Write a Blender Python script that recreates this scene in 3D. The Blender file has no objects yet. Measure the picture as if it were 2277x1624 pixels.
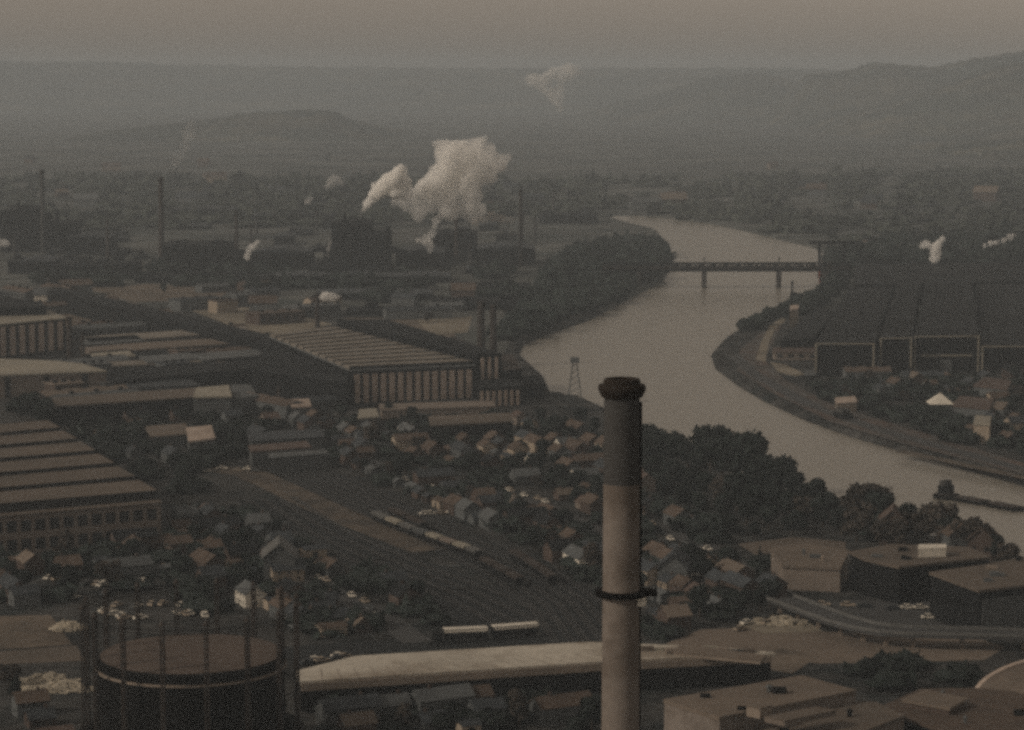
import bpy, math, random
import numpy as np
from mathutils import Vector, Matrix
random.seed(7); rng = np.random.RandomState(5)
SC = bpy.context.scene
R = math.radians

# ------------------------------------------------------------------ camera
CH, F, CX, CY, HZ = 160.0, 5720.0, 1138.5, 812.0, 165.0      # height, focal length in photo units, centre, horizon line
PITCH = math.atan((CY - HZ) / F)
cam = bpy.data.cameras.new('camera'); camo = bpy.data.objects.new('camera', cam)
SC.collection.objects.link(camo); SC.camera = camo
camo.location = (0, 0, CH); camo.rotation_euler = (math.pi / 2 - PITCH, 0, 0)
cam.sensor_width = 36; cam.lens = 36 * F / 2277; cam.clip_start = 1; cam.clip_end = 60000
SC.render.resolution_x, SC.render.resolution_y = 1024, 730

# ------------------------------------------------------------------ sky, sun, exposure
SUN_AZ, SUN_EL = R(-66), R(31)            # azimuth: angle from "behind the camera" towards the left
sdir = Vector((math.sin(SUN_AZ) * math.cos(SUN_EL), -math.cos(SUN_AZ) * math.cos(SUN_EL), math.sin(SUN_EL)))
w = bpy.data.worlds.new('World'); SC.world = w; w.use_nodes = True
nt = w.node_tree; nt.nodes.clear()
wo = nt.nodes.new('ShaderNodeOutputWorld'); bg = nt.nodes.new('ShaderNodeBackground')
sk = nt.nodes.new('ShaderNodeTexSky'); sk.sky_type = 'NISHITA'; sk.sun_disc = False
sk.sun_elevation = SUN_EL; sk.sun_rotation = math.atan2(sdir.x, sdir.y)
sk.air_density = 1.0; sk.dust_density = 1.2; sk.ozone_density = 1.0
hs = nt.nodes.new('ShaderNodeHueSaturation'); hs.inputs['Saturation'].default_value = 0.05
mx = nt.nodes.new('ShaderNodeMix'); mx.data_type = 'RGBA'; mx.blend_type = 'MULTIPLY'; mx.inputs[0].default_value = 1
mx.inputs[7].default_value = (1.0, 0.83, 0.67, 1)            # smoky, brownish overcast
nt.links.new(sk.outputs[0], hs.inputs['Color']); nt.links.new(hs.outputs[0], mx.inputs[6])
nt.links.new(mx.outputs[2], bg.inputs[0]); bg.inputs[1].default_value = 0.104
nt.links.new(bg.outputs[0], wo.inputs[0])
ld = bpy.data.lights.new('sun', 'SUN'); ld.energy = 2.0; ld.angle = R(3); ld.color = (1, 0.86, 0.70)
lo = bpy.data.objects.new('sun', ld); SC.collection.objects.link(lo); lo.rotation_euler = sdir.to_track_quat('Z', 'Y').to_euler()
SC.view_settings.view_transform = 'Standard'; SC.view_settings.look = 'None'
SC.view_settings.exposure = -0.68; SC.view_settings.gamma = 1
SC.render.engine = 'CYCLES'
SC.cycles.use_denoising = False          # the grain of the old film stock comes from the sampling itself
SC.cycles.pixel_filter_type = 'BLACKMAN_HARRIS'; SC.cycles.filter_width = 3.3
SC.cycles.use_adaptive_sampling = True; SC.cycles.adaptive_threshold = 0.06; SC.cycles.adaptive_min_samples = 24
SC.cycles.max_bounces = 26; SC.cycles.diffuse_bounces = 2; SC.cycles.glossy_bounces = 2
SC.cycles.volume_bounces = 24; SC.cycles.transparent_max_bounces = 8
HAZE = 1.35e-4

# ------------------------------------------------------------------ helpers
def ray(px, py):
    dx = (px - CX) / F; dz = (CY - py) / F
    return Vector((dx, math.cos(PITCH) + dz * math.sin(PITCH), -math.sin(PITCH) + dz * math.cos(PITCH)))
def G(px, py, z=0.0):
    r = ray(px, py); t = (z - CH) / r.z
    return Vector((r.x * t, r.y * t, z))
def D(px, py, Y):
    r = ray(px, py); t = Y / r.y
    return Vector((r.x * t, Y, CH + r.z * t))

def mat(name, c, rough=0.85, var=0.25, scale=0.15, fine=1.5, spec=0.3, rnd=0.12, stain=None, stainamt=0.5):
    m = bpy.data.materials.new(name); m.use_nodes = True; t = m.node_tree
    b = t.nodes['Principled BSDF']; b.inputs['Roughness'].default_value = rough
    b.inputs['Specular IOR Level'].default_value = spec
    g = t.nodes.new('ShaderNodeNewGeometry')
    def noise(s, d=4):
        n = t.nodes.new('ShaderNodeTexNoise'); n.inputs['Scale'].default_value = s; n.inputs['Detail'].default_value = d
        n.inputs['Roughness'].default_value = 0.6
        t.links.new(g.outputs['Position'], n.inputs['Vector']); return n
    def mr(src, a, bb, lo_=0.3, hi_=0.7):
        r_ = t.nodes.new('ShaderNodeMapRange'); r_.inputs[1].default_value = lo_; r_.inputs[2].default_value = hi_
        r_.inputs[3].default_value = a; r_.inputs[4].default_value = bb; t.links.new(src, r_.inputs[0]); return r_.outputs[0]
    def mul(a, bb):
        k = t.nodes.new('ShaderNodeMath'); k.operation = 'MULTIPLY'; t.links.new(a, k.inputs[0]); t.links.new(bb, k.inputs[1]); return k.outputs[0]
    v = mul(mr(noise(scale).outputs[0], 1 - var, 1 + var), mr(noise(fine, 3).outputs[0], 1 - var * .8, 1 + var * .8))
    oi = t.nodes.new('ShaderNodeObjectInfo')
    v = mul(v, mr(oi.outputs['Random'], 1 - rnd, 1 + rnd, 0, 1))
    base = None
    if stain:
        mm = t.nodes.new('ShaderNodeMix'); mm.data_type = 'RGBA'
        mm.inputs[6].default_value = (*c, 1); mm.inputs[7].default_value = (*stain, 1)
        t.links.new(mr(noise(scale * 1.7, 5).outputs[0], 0, stainamt, 0.45, 0.62), mm.inputs[0]); base = mm.outputs[2]
    vm = t.nodes.new('ShaderNodeVectorMath'); vm.operation = 'SCALE'
    if base: t.links.new(base, vm.inputs[0])
    else: vm.inputs[0].default_value = c
    t.links.new(v, vm.inputs[3]); t.links.new(vm.outputs[0], b.inputs['Base Color'])
    return m

class MB:
    def __init__(s): s.v = []; s.f = []
    def add(s, vs, fs):
        n = len(s.v); s.v += [tuple(q) for q in vs]; s.f += [tuple(i + n for i in q) for q in fs]; return s
    def box(s, x0, x1, y0, y1, z0, z1):
        return s.add([(x0,y0,z0),(x1,y0,z0),(x1,y1,z0),(x0,y1,z0),(x0,y0,z1),(x1,y0,z1),(x1,y1,z1),(x0,y1,z1)],
                     [(0,3,2,1),(4,5,6,7),(0,1,5,4),(1,2,6,5),(2,3,7,6),(3,0,4,7)])
    def bar(s, a, b, w_, h_=None):
        a = Vector(a); b = Vector(b); h_ = h_ or w_; d = (b - a).normalized()
        u = d.cross(Vector((0,0,1)));  u = Vector((1,0,0)) if u.length < 1e-3 else u.normalized(); q = u.cross(d)
        vs = []
        for p in (a, b):
            for i, j in ((-1,-1),(1,-1),(1,1),(-1,1)): vs.append(p + u * i * w_ / 2 + q * j * h_ / 2)
        return s.add(vs, [(0,1,2,3),(7,6,5,4),(0,4,5,1),(1,5,6,2),(2,6,7,3),(3,7,4,0)])
    def lathe(s, prof, n=24, cx=0, cy=0, cap=True):
        vs = []; fs = []
        for r, z in prof:
            for i in range(n):
                a = 2 * math.pi * i / n; vs.append((cx + r * math.cos(a), cy + r * math.sin(a), z))
        for k in range(len(prof) - 1):
            for i in range(n):
                j = (i + 1) % n; fs.append((k*n+i, k*n+j, (k+1)*n+j, (k+1)*n+i))
        if cap: fs.append(tuple(range(n))[::-1]); fs.append(tuple((len(prof)-1)*n + i for i in range(n)))
        return s.add(vs, fs)
    def prism(s, poly, z0, z1):
        n = len(poly); A = sum(poly[i][0]*poly[(i+1)%n][1]-poly[(i+1)%n][0]*poly[i][1] for i in range(n))
        if A < 0: poly = poly[::-1]
        vs = [(p[0],p[1],z0) for p in poly] + [(p[0],p[1],z1) for p in poly]
        fs = [tuple(range(n))[::-1], tuple(range(n, 2*n))] + [(i,(i+1)%n,(i+1)%n+n,i+n) for i in range(n)]
        return s.add(vs, fs)
    def gable(s, x0, x1, y0, y1, z, h, o=0.4, t=0.25):
        # ridge along x
        x0 -= o; x1 += o; ym = (y0+y1)/2; k = h / ((y1-y0)/2); y0 -= o; y1 += o; zo = z - k * o
        sec = [(y0,zo),(ym,z+h),(y1,zo),(y1,zo+t),(ym,z+h+t),(y0,zo+t)]
        vs = [(x0,a,b) for a,b in sec] + [(x1,a,b) for a,b in sec]
        return s.add(vs, [(0,1,7,6),(1,2,8,7),(2,3,9,8),(3,4,10,9),(4,5,11,10),(5,0,6,11),(0,5,4,1),(1,4,3,2),(6,7,10,11),(7,8,9,10)])
    def mesh(s, name, m):
        me = bpy.data.meshes.new(name); me.from_pydata(s.v, [], s.f); me.update()
        if m: me.materials.append(m)
        return me
    def build(s, name, m, parent=None, loc=(0,0,0), rz=0):
        o = bpy.data.objects.new(name, s.mesh(name, m)); SC.collection.objects.link(o)
        o.location = loc; o.rotation_euler[2] = rz
        if parent: o.parent = parent
        return o
def empty(name, loc=(0,0,0), rz=0):
    o = bpy.data.objects.new(name, None); SC.collection.objects.link(o); o.location = loc; o.rotation_euler = (0,0,rz); return o
def tag(o, label=None, cat=None, group=None, kind=None):
    if label: o['label'] = label
    if cat: o['category'] = cat
    if group: o['group'] = group
    if kind: o['kind'] = kind
    return o
def copy_tree(o, parent=None):
    c = o.copy(); SC.collection.objects.link(c); c.parent = parent
    if parent is not None: c.matrix_parent_inverse = o.matrix_parent_inverse
    for ch in KIDS.get(o.name, []): copy_tree(ch, c)
    return c
KIDS = {}
def index_kids(root):
    KIDS[root.name] = [x for x in SC.collection.objects if x.parent == root]
    for k in KIDS[root.name]: index_kids(k)
ORD = ['first','second','third','fourth','fifth','sixth','seventh','eighth','ninth','tenth','eleventh','twelfth','thirteenth','fourteenth',
       'fifteenth','sixteenth','seventeenth','eighteenth','nineteenth','twentieth']
def ordw(i):
    if i < 20: return ORD[i]
    n = i + 1; t, u = divmod(n, 10)
    tens = ['', '', 'twenty', 'thirty', 'forty', 'fifty', 'sixty', 'seventy', 'eighty', 'ninety'][t]
    return tens + '-' + ORD[u-1] if u else tens[:-1] + 'ieth'

def inpoly(x, y, poly):
    c = False; n = len(poly); j = n - 1
    for i in range(n):
        xi, yi = poly[i][0], poly[i][1]; xj, yj = poly[j][0], poly[j][1]
        if (yi > y) != (yj > y) and x < (xj-xi)*(y-yi)/(yj-yi)+xi: c = not c
        j = i
    return c
OCC = []
def occ(poly, m=0):
    if m:
        cx = sum(p[0] for p in poly)/len(poly); cy = sum(p[1] for p in poly)/len(poly)
        out = []
        for p in poly:
            d = math.hypot(p[0]-cx, p[1]-cy) or 1; out.append((cx+(p[0]-cx)*(1+m/d), cy+(p[1]-cy)*(1+m/d)))
        poly = out
    xs = [p[0] for p in poly]; ys = [p[1] for p in poly]
    OCC.append((min(xs),max(xs),min(ys),max(ys),[(p[0],p[1]) for p in poly]))
def occfree(x, y, r=0):
    for dx, dy in ((0,0),(r,0),(-r,0),(0,r),(0,-r)):
        for a,b,c,d,p in OCC:
            if a<=x+dx<=b and c<=y+dy<=d and inpoly(x+dx,y+dy,p): return False
    return True

# ------------------------------------------------------------------ materials
M = {}
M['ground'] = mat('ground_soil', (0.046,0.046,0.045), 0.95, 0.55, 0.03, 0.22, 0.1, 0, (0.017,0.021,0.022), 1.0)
M['ground2'] = mat('far_fields', (0.095,0.099,0.094), 0.95, 0.5, 0.004, 0.03, 0.1, 0, (0.04,0.048,0.046), 1.0)  # far ground, its colour lightened to add to the haze lift
M['hill'] = mat('hill_woods', (0.040,0.047,0.040), 0.95, 0.5, 0.0022, 0.016, 0.05, 0, (0.11,0.10,0.075), 0.8)
M['embank'] = mat('cinder_embankment', (0.088,0.083,0.079), 0.95, 0.3, 0.03, 0.4, 0.1, 0, (0.10,0.070,0.058), 0.8)
M['dirt'] = mat('brown_dirt_road', (0.105,0.088,0.072), 0.95, 0.25, 0.05, 0.4, 0.1, 0, (0.05,0.045,0.04), 0.8)
M['tan'] = mat('bare_earth', (0.15,0.124,0.10), 0.95, 0.3, 0.03, 0.3, 0.1, 0, (0.10,0.085,0.07), 0.8)
M['pale'] = mat('pale_slag', (0.23,0.205,0.165), 0.95, 0.3, 0.03, 0.3, 0.1, 0, (0.15,0.13,0.10), 0.7)
M['asphalt'] = mat('asphalt', (0.052,0.054,0.056), 0.9, 0.2, 0.05, 0.6, 0.3, 0)
M['ballast'] = mat('ballast', (0.022,0.025,0.027), 0.95, 0.3, 0.03, 0.4, 0.1, 0)
M['rail'] = mat('rail_steel', (0.045,0.046,0.047), 0.5, 0.2, 0.1, 1, 0.4, 0)
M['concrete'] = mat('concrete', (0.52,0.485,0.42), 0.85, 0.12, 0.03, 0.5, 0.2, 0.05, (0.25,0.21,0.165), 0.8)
M['concdark'] = mat('concrete_edge', (0.24,0.20,0.165), 0.9, 0.15, 0.05, 0.5, 0.2, 0.05)  # darker, browner concrete for edges, joints and pillars
M['brownroof'] = mat('brown_felt_roof', (0.125,0.103,0.085), 0.9, 0.14, 0.02, 0.35, 0.2, 0.06, (0.09,0.078,0.066), 0.7)
M['brownroof2'] = mat('tan_felt_roof', (0.165,0.135,0.11), 0.9, 0.12, 0.02, 0.35, 0.2, 0.05, (0.12,0.10,0.083), 0.7)
M['darkroof'] = mat('dark_tar_roof', (0.017,0.019,0.021), 0.9, 0.35, 0.02, 0.3, 0.06, 0.1)
M['greyroof'] = mat('grey_sheet_roof', (0.088,0.097,0.102), 0.7, 0.2, 0.05, 0.5, 0.3, 0.1)
M['paleroof'] = mat('pale_sheet_roof', (0.27,0.25,0.205), 0.7, 0.18, 0.03, 0.5, 0.3, 0.06)
M['redroof'] = mat('reddish_tile_roof', (0.092,0.068,0.058), 0.85, 0.25, 0.2, 1.5, 0.2, 0.15)
M['slateroof'] = mat('slate_roof', (0.036,0.043,0.050), 0.85, 0.25, 0.2, 1.5, 0.3, 0.15)
M['umberroof'] = mat('umber_shingle_roof', (0.092,0.070,0.056), 0.9, 0.25, 0.2, 1.5, 0.2, 0.15)
M['glass'] = mat('dark_glass', (0.018,0.019,0.02), 0.25, 0.2, 0.3, 1, 0.5, 0.1)
M['millroof'] = mat('ribbed_mill_roof', (0.215,0.195,0.168), 0.8, 0.18, 0.03, 0.5, 0.2, 0.08, (0.14,0.12,0.10), 0.7)
M['panel'] = mat('pale_pink_panel', (0.40,0.33,0.28), 0.8, 0.1, 0.05, 0.6, 0.2, 0.05, (0.22,0.17,0.14), 0.6)
M['beige'] = mat('beige_wall', (0.19,0.160,0.137), 0.85, 0.12, 0.04, 0.5, 0.2, 0.05)
M['darkwall'] = mat('dark_cladding', (0.009,0.010,0.011), 0.9, 0.3, 0.04, 0.5, 0.06, 0.05)
M['greywall'] = mat('grey_wall', (0.095,0.104,0.108), 0.85, 0.18, 0.1, 0.8, 0.2, 0.15)
M['brick'] = mat('brown_brick', (0.080,0.061,0.052), 0.9, 0.2, 0.15, 1, 0.1, 0.15)
M['cream'] = mat('cream_wall', (0.34,0.285,0.225), 0.85, 0.14, 0.15, 1, 0.2, 0.12)
M['white'] = mat('white_paint', (0.68,0.64,0.56), 0.6, 0.1, 0.2, 1, 0.4, 0.05)
M['trim'] = mat('grey_trim', (0.11,0.112,0.11), 0.7, 0.15, 0.1, 1, 0.3, 0.05)
M['iron'] = mat('black_iron', (0.004,0.004,0.004), 0.8, 0.2, 0.1, 1, 0.08, 0)
M['tank'] = mat('black_tank_plates', (0.005,0.005,0.005), 0.8, 0.15, 0.1, 1, 0.05, 0)
M['tanktop'] = mat('dusty_brown_tank_top', (0.105,0.084,0.072), 0.9, 0.10, 0.05, 0.5, 0.1, 0)
M['stack'] = mat('soot_brown_stack', (0.045,0.037,0.033), 0.85, 0.2, 0.1, 1, 0.2, 0.05)
M['stackpale'] = mat('pale_chimney_concrete', (0.215,0.188,0.168), 0.9, 0.12, 0.10, 0.9, 0.1, 0, (0.135,0.112,0.095), 0.8)
M['stackgrey'] = mat('grey_chimney_paint', (0.062,0.062,0.062), 0.85, 0.10, 0.08, 0.8, 0.15, 0)
M['soot'] = mat('sooty_rim', (0.028,0.022,0.018), 0.9, 0.2, 0.3, 2, 0.1, 0)
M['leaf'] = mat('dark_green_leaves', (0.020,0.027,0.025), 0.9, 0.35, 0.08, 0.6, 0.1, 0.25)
M['farleaf'] = mat('haze_lightened_foliage', (0.052,0.060,0.052), 0.95, 0.35, 0.02, 0.1, 0.1, 0)  # leaf colour lightened to paint haze onto the far woods
M['leafb'] = mat('brownish_leaves', (0.050,0.043,0.037), 0.9, 0.35, 0.08, 0.6, 0.1, 0.25)
M['bark'] = mat('bark', (0.05,0.04,0.032), 0.95, 0.2, 0.5, 2, 0.1, 0)
M['rubble'] = mat('pale_rubble', (0.42,0.38,0.31), 0.95, 0.25, 0.1, 0.8, 0.1, 0)
M['red'] = mat('rust_red_paint', (0.24,0.075,0.055), 0.7, 0.15, 0.1, 1, 0.3, 0)

# water
def water_mat():
    m = bpy.data.materials.new('river_water'); m.use_nodes = True; t = m.node_tree; b = t.nodes['Principled BSDF']
    b.inputs['Base Color'].default_value = (0.25,0.232,0.198,1); b.inputs['Roughness'].default_value = 0.28
    b.inputs['IOR'].default_value = 1.33; b.inputs['Specular IOR Level'].default_value = 0.38
    g = t.nodes.new('ShaderNodeNewGeometry'); n = t.nodes.new('ShaderNodeTexNoise'); n.inputs['Scale'].default_value = 0.12
    n.inputs['Detail'].default_value = 6; t.links.new(g.outputs['Position'], n.inputs['Vector'])
    bp = t.nodes.new('ShaderNodeBump'); bp.inputs['Strength'].default_value = 0.12; bp.inputs['Distance'].default_value = 0.6
    t.links.new(n.outputs[0], bp.inputs['Height']); t.links.new(bp.outputs[0], b.inputs['Normal']); return m
M['water'] = water_mat()

# ------------------------------------------------------------------ river outline and ground
WZ = -3.0
RIV = [(1340,483),(1400,479),(1470,484),(1560,494),(1650,512),(1740,534),(1815,552),(1838,565),(1842,600),(1832,650),(1768,682),
       (1690,715),(1620,755),(1590,790),(1600,820),(1650,858),(1710,893),(1800,935),(1890,968),(2000,1000),(2150,1043),(2277,1078),(2480,1125),
       (2700,1180),(2700,1400),(2480,1330),(2277,1262),(2150,1222),(2060,1200),(1900,1150),(1700,1085),(1560,1030),(1450,985),(1340,915),(1290,892),(1215,878),
       (1195,835),(1145,790),(1155,768),(1210,745),(1300,714),(1395,664),(1465,628),(1493,590),(1482,545),(1452,512),(1400,500)]
rivw = [tuple(G(x, y, WZ)[:2]) for x, y in RIV]
def sdist(P_, poly):
    P_ = np.asarray(P_, float); best = np.full(len(P_), 1e18); ins = np.zeros(len(P_), bool); n = len(poly)
    for i in range(n):
        a = np.array(poly[i]); b = np.array(poly[(i+1)%n]); ab = b - a; ap = P_ - a
        t = np.clip((ap @ ab) / (ab @ ab), 0, 1); d = ap - t[:,None]*ab; best = np.minimum(best, (d**2).sum(1))
        c = (a[1] > P_[:,1]) != (b[1] > P_[:,1])
        with np.errstate(divide='ignore', invalid='ignore'):
            xx = (b[0]-a[0])*(P_[:,1]-a[1])/(b[1]-a[1]+1e-12)+a[0]
        ins ^= c & (P_[:,0] < xx)
    return np.where(ins, -1, 1) * np.sqrt(best)
ang = np.concatenate([np.arange(-180,-16,8), np.linspace(-15.5,15.5,380), np.arange(17,180,8)]); ang = np.radians(ang)
rad = np.concatenate([[3,60,150], np.geomspace(300, 15000, 440)])
A_, R_ = np.meshgrid(ang, rad); X = R_*np.sin(A_); Y = R_*np.cos(A_); pts = np.stack([X.ravel(), Y.ravel()], 1)
sd = sdist(pts, rivw); t_ = np.clip((sd + 8) / 10.0, 0, 1); zz = -7 + 7 * t_ * t_ * (3 - 2 * t_)
zz = np.where(sd > 1.9, 0, zz); far = np.clip((R_.ravel() - 5500) / 3000, 0, 1)
zz = zz + far * (6 * np.sin(pts[:,0]/700) * np.sin(pts[:,1]/900))
nr, na = R_.shape
fs = []
for i in range(nr-1):
    for j in range(na):
        k = (j+1) % na; fs.append((i*na+j, i*na+k, (i+1)*na+k, (i+1)*na+j))
fs.append(tuple(range(na))[::-1])
me = bpy.data.meshes.new('ground'); me.from_pydata([(x,y,z) for (x,y),z in zip(pts, zz)], [], fs); me.materials.append(M['ground'])
gr = bpy.data.objects.new('ground', me); SC.collection.objects.link(gr); tag(gr, kind='structure')
# far rows take the field material
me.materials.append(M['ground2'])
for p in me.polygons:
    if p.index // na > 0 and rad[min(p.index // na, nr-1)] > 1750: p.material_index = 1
b = MB(); xs = [p[0] for p in rivw]; ys = [p[1] for p in rivw]
b.add([(min(xs)-20,min(ys)-20,WZ),(max(xs)+20,min(ys)-20,WZ),(max(xs)+20,max(ys)+20,WZ),(min(xs)-20,max(ys)+20,WZ)], [(0,1,2,3)])
tag(b.build('river', M['water']), kind='structure')
occ(rivw)

# ------------------------------------------------------------------ hills
def ridge(name, prof, Y0, depth, seed):
    """a wooded ridge whose crest stands Y0 away; prof: crest outline, falls off towards us and behind"""
    xs = [p[0] for p in prof]; ys = [p[1] for p in prof]; nx, ny = 160, 26
    rs = np.random.RandomState(seed); ph = rs.rand(8) * 6.28; vs = []; fs = []
    for i in range(nx):
        px = xs[0] + (xs[-1]-xs[0]) * i/(nx-1); py = np.interp(px, xs, ys); c = D(px, py, Y0)
        edge = min(1, (i/(nx-1))*12, (1-i/(nx-1))*12)
        for j in range(ny):
            v = j/(ny-1)*2-1; s = (math.cos(v*math.pi)+1)/2
            x = c.x; y = Y0 + v*depth + depth*.12*math.sin(x/900+ph[0]); 
            n = sum(math.sin(x/(900/(k+1))+ph[k]+y/(700/(k+1)))/(k+1.5) for k in range(5))
            fine = rs.randn()*3.0
            z = (c.z)*s*edge + (n*depth*0.006*(1-s)*s*4 + fine*(s>.02))*edge - 4*(1-s)
            vs.append((x, y, z))
    for i in range(nx-1):
        for j in range(ny-1): fs.append((i*ny+j, (i+1)*ny+j, (i+1)*ny+j+1, i*ny+j+1))
    mb = MB(); mb.add(vs, fs); o = mb.build(name, M['hill']); tag(o, kind='structure')
    for p in o.data.polygons: p.use_smooth = True
ridge('hills', [(-900,175),(-300,140),(0,136),(300,141),(600,149),(900,151),(1150,153),(1400,152),(1700,152),(2000,158),(2500,150)], 12500, 1800, 1)
ridge('hills', [(1690,176),(1800,166),(1880,158),(1935,139),(1990,145),(2060,151),(2140,133),(2210,124),(2277,112),(2500,112),(2900,125)], 8500, 1000, 2)
ridge('hills', [(1250,260),(1400,222),(1480,203),(1550,179),(1610,166),(1670,163),(1730,172),(1790,200),(1880,225),(2050,262),(2200,300)], 9800, 1300, 3)
ridge('hills', [(1750,330),(1900,262),(2050,220),(2160,180),(2277,140),(2500,128),(2900,125)], 7000, 1200, 4)
ridge('hills', [(-600,350),(-100,322),(100,318),(300,285),(480,264),(570,251),(660,247),(742,250),(765,268),(900,300),(1150,350)], 6800, 800, 5)
ridge('hills', [(1750,450),(1900,425),(2050,360),(2150,330),(2277,318),(2600,290),(2900,280)], 5200, 700, 6)

# ------------------------------------------------------------------ flat areas: sheets on the ground
def sheet(name, pix, m, z=0.05, kind='structure', o_=True):
    P_ = [G(x, y) for x, y in pix]; mb = MB(); mb.add([(p.x,p.y,z) for p in P_], [tuple(range(len(P_)))])
    ob = mb.build(name, m); tag(ob, kind=kind)
    if o_: occ([(p.x,p.y) for p in P_])
    return ob
def strip_pts(pix, w_):
    P_ = [Vector((*G(x, y)[:2], 0)) for x, y in pix]; L = []; Rr = []
    for i, p in enumerate(P_):
        d = (P_[min(i+1,len(P_)-1)] - P_[max(i-1,0)]).normalized(); n = Vector((-d.y, d.x, 0))
        L.append(p + n*w_/2); Rr.append(p - n*w_/2)
    return P_, L, Rr
def strip(name, pix, w_, m, z=0.1, o_=True):
    P_, L, Rr = strip_pts(pix, w_); mb = MB(); n = len(P_)
    mb.add([(p.x,p.y,z) for p in L+Rr], [(i, n+i, n+i+1, i+1) for i in range(n-1)])
    ob = mb.build(name, m); tag(ob, kind='structure')
    if o_:
        for i in range(n-1): occ([L[i][:2], L[i+1][:2], Rr[i+1][:2], Rr[i][:2]])
    return ob
sheet('yard', [(-60,655),(80,640),(330,700),(600,775),(330,800),(180,760),(120,700),(-60,690)], M['tan'], 0.05, o_=False)
sheet('yard', [(400,682),(560,684),(690,708),(740,722),(600,748),(560,742)], M['pale'], 0.06, o_=False)
sheet('yard', [(180,640),(330,632),(520,640),(480,668),(300,672)], M['tan'], 0.055, o_=False)
sheet('yard', [(760,708),(1000,706),(1080,712),(1060,742),(980,752),(900,735)], M['tan'], 0.055, o_=False)
sheet('yard', [(985,672),(1110,680),(1150,720),(1120,790),(1060,770),(1010,745)], M['ground2'], 0.07, o_=False)  # grey sheet added to paint haze on the ground behind the mill stacks
sheet('yard', [(920,708),(1050,704),(1040,740),(960,745)], M['pale'], 0.1, o_=False)
sheet('field', [(-40,1372),(112,1368),(160,1434),(-40,1448)], M['tan'], 0.06)
sheet('field', [(-40,1452),(170,1436),(190,1470),(-40,1480)], M['brownroof'], 0.07)
sheet('field', [(1480,1432),(1560,1400),(1700,1395),(1830,1405),(2010,1410),(2150,1412),(2235,1440),(2190,1468),(2000,1474),(1820,1476),(1500,1440)], M['brownroof2'], 0.05)
sheet('yard', [(1640,1390),(1720,1365),(1800,1385),(1830,1405),(1700,1410)], M['pale'], 0.1)
sheet('yard', [(1690,1452),(1740,1442),(1821,1460),(1762,1499),(1717,1492)], M['tan'], 0.12)
sheet('yard', [(600,1440),(760,1430),(1350,1405),(1420,1410),(1420,1440),(1300,1430),(650,1480)], M['ballast'], 0.05)
occ([tuple(G(x,y)[:2]) for x,y in ((1640,1440),(1880,1430),(1860,1530),(1640,1510))])
sheet('yard', [(1780,1335),(2300,1332),(2300,1398),(2010,1398),(1900,1385)], M['asphalt'], 0.06)
sheet('yard', [(1640,1210),(1760,1195),(1880,1205),(1885,1290),(1760,1285)], M['brownroof'], 0.05)
sheet('embankment', [(1645,778),(1690,742),(1740,720),(1700,800),(1745,845),(1850,900),(2010,950),(2277,1030),(2277,1055),(2000,985),(1850,940),(1720,875),(1640,825)], M['embank'], 0.05)
sheet('yard', [(1680,800),(1693,760),(1712,725),(1740,705),(1748,712),(1722,735),(1708,770),(1702,806)], M['pale'], 0.12)
sheet('yard', [(1712,806),(1750,812),(1790,833),(1770,838),(1730,828)], M['pale'], 0.12)
strip('road', [(470,1042),(560,1055),(640,1092),(720,1130),(800,1165),(880,1195),(960,1225)], 15, M['dirt'], 0.14)
strip('road', [(2000,1003),(2150,1035),(2277,1062),(2450,1100)], 7, M['dirt'], 0.1)
strip('railway_bed', [(560,1015),(700,1060),(850,1130),(1000,1195),(1160,1275),(1260,1345),(1330,1440)], 27, M['ballast'], 0.09)
strip('railway_bed', [(600,1110),(720,1190),(900,1270),(1060,1330),(1200,1400)], 26, M['ballast'], 0.07)
strip('road', [(700,1290),(860,1380),(930,1430)], 9, M['asphalt'], 0.16)
strip('road', [(1440,1165),(1600,1230),(1740,1320)], 8, M['asphalt'], 0.15)
strip('road', [(640,1000),(900,1040),(1180,1110),(1440,1240)], 8, M['asphalt'], 0.15)
strip('road', [(1630,790),(1680,835),(1800,900),(1950,955),(2277,1045)], 8, M['asphalt'], 0.13)
sheet('field', [(830,1230),(1000,1262),(1200,1370),(1230,1400),(1030,1405),(900,1330)], M['ballast'], 0.05, o_=False)

def track(pix, off, label):
    P_, L, Rr = strip_pts(pix, 2*abs(off)+1e-3); Q = L if off >= 0 else Rr; mb = MB()
    for i in range(len(Q)-1):
        d = (Q[i+1]-Q[i]).normalized(); n = Vector((-d.y,d.x,0))
        for s in (-.75,.75): mb.bar(Q[i]+n*s+Vector((0,0,.38)), Q[i+1]+n*s+Vector((0,0,.38)), .16, .18)
        L_ = (Q[i+1]-Q[i]).length; k = 0
        while k < L_:
            c = Q[i]+d*k; mb.bar(c-n*1.3+Vector((0,0,.2)), c+n*1.3+Vector((0,0,.2)), .5, .18); k += 2.2
    o = mb.build('railway_track', M['rail']); tag(o, label, 'railway track', 'tracks of the railway'); return o
MAINP = [(560,1015),(700,1060),(850,1130),(1000,1195),(1160,1275),(1260,1345),(1330,1440)]
for k, off in enumerate((-11,-6.5,-2.2,2.2,6.5,11)):
    track(MAINP, off, '%s track from the left on the main dark railway bed' % ORD[::1][5-k])
YARDP = [(600,1110),(720,1190),(900,1270),(1060,1330),(1200,1400)]
for k, off in enumerate((-9,-3,3,9)):
    track(YARDP, off, '%s track from the left in the lower dark rail yard' % ORD[3-k])

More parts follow.
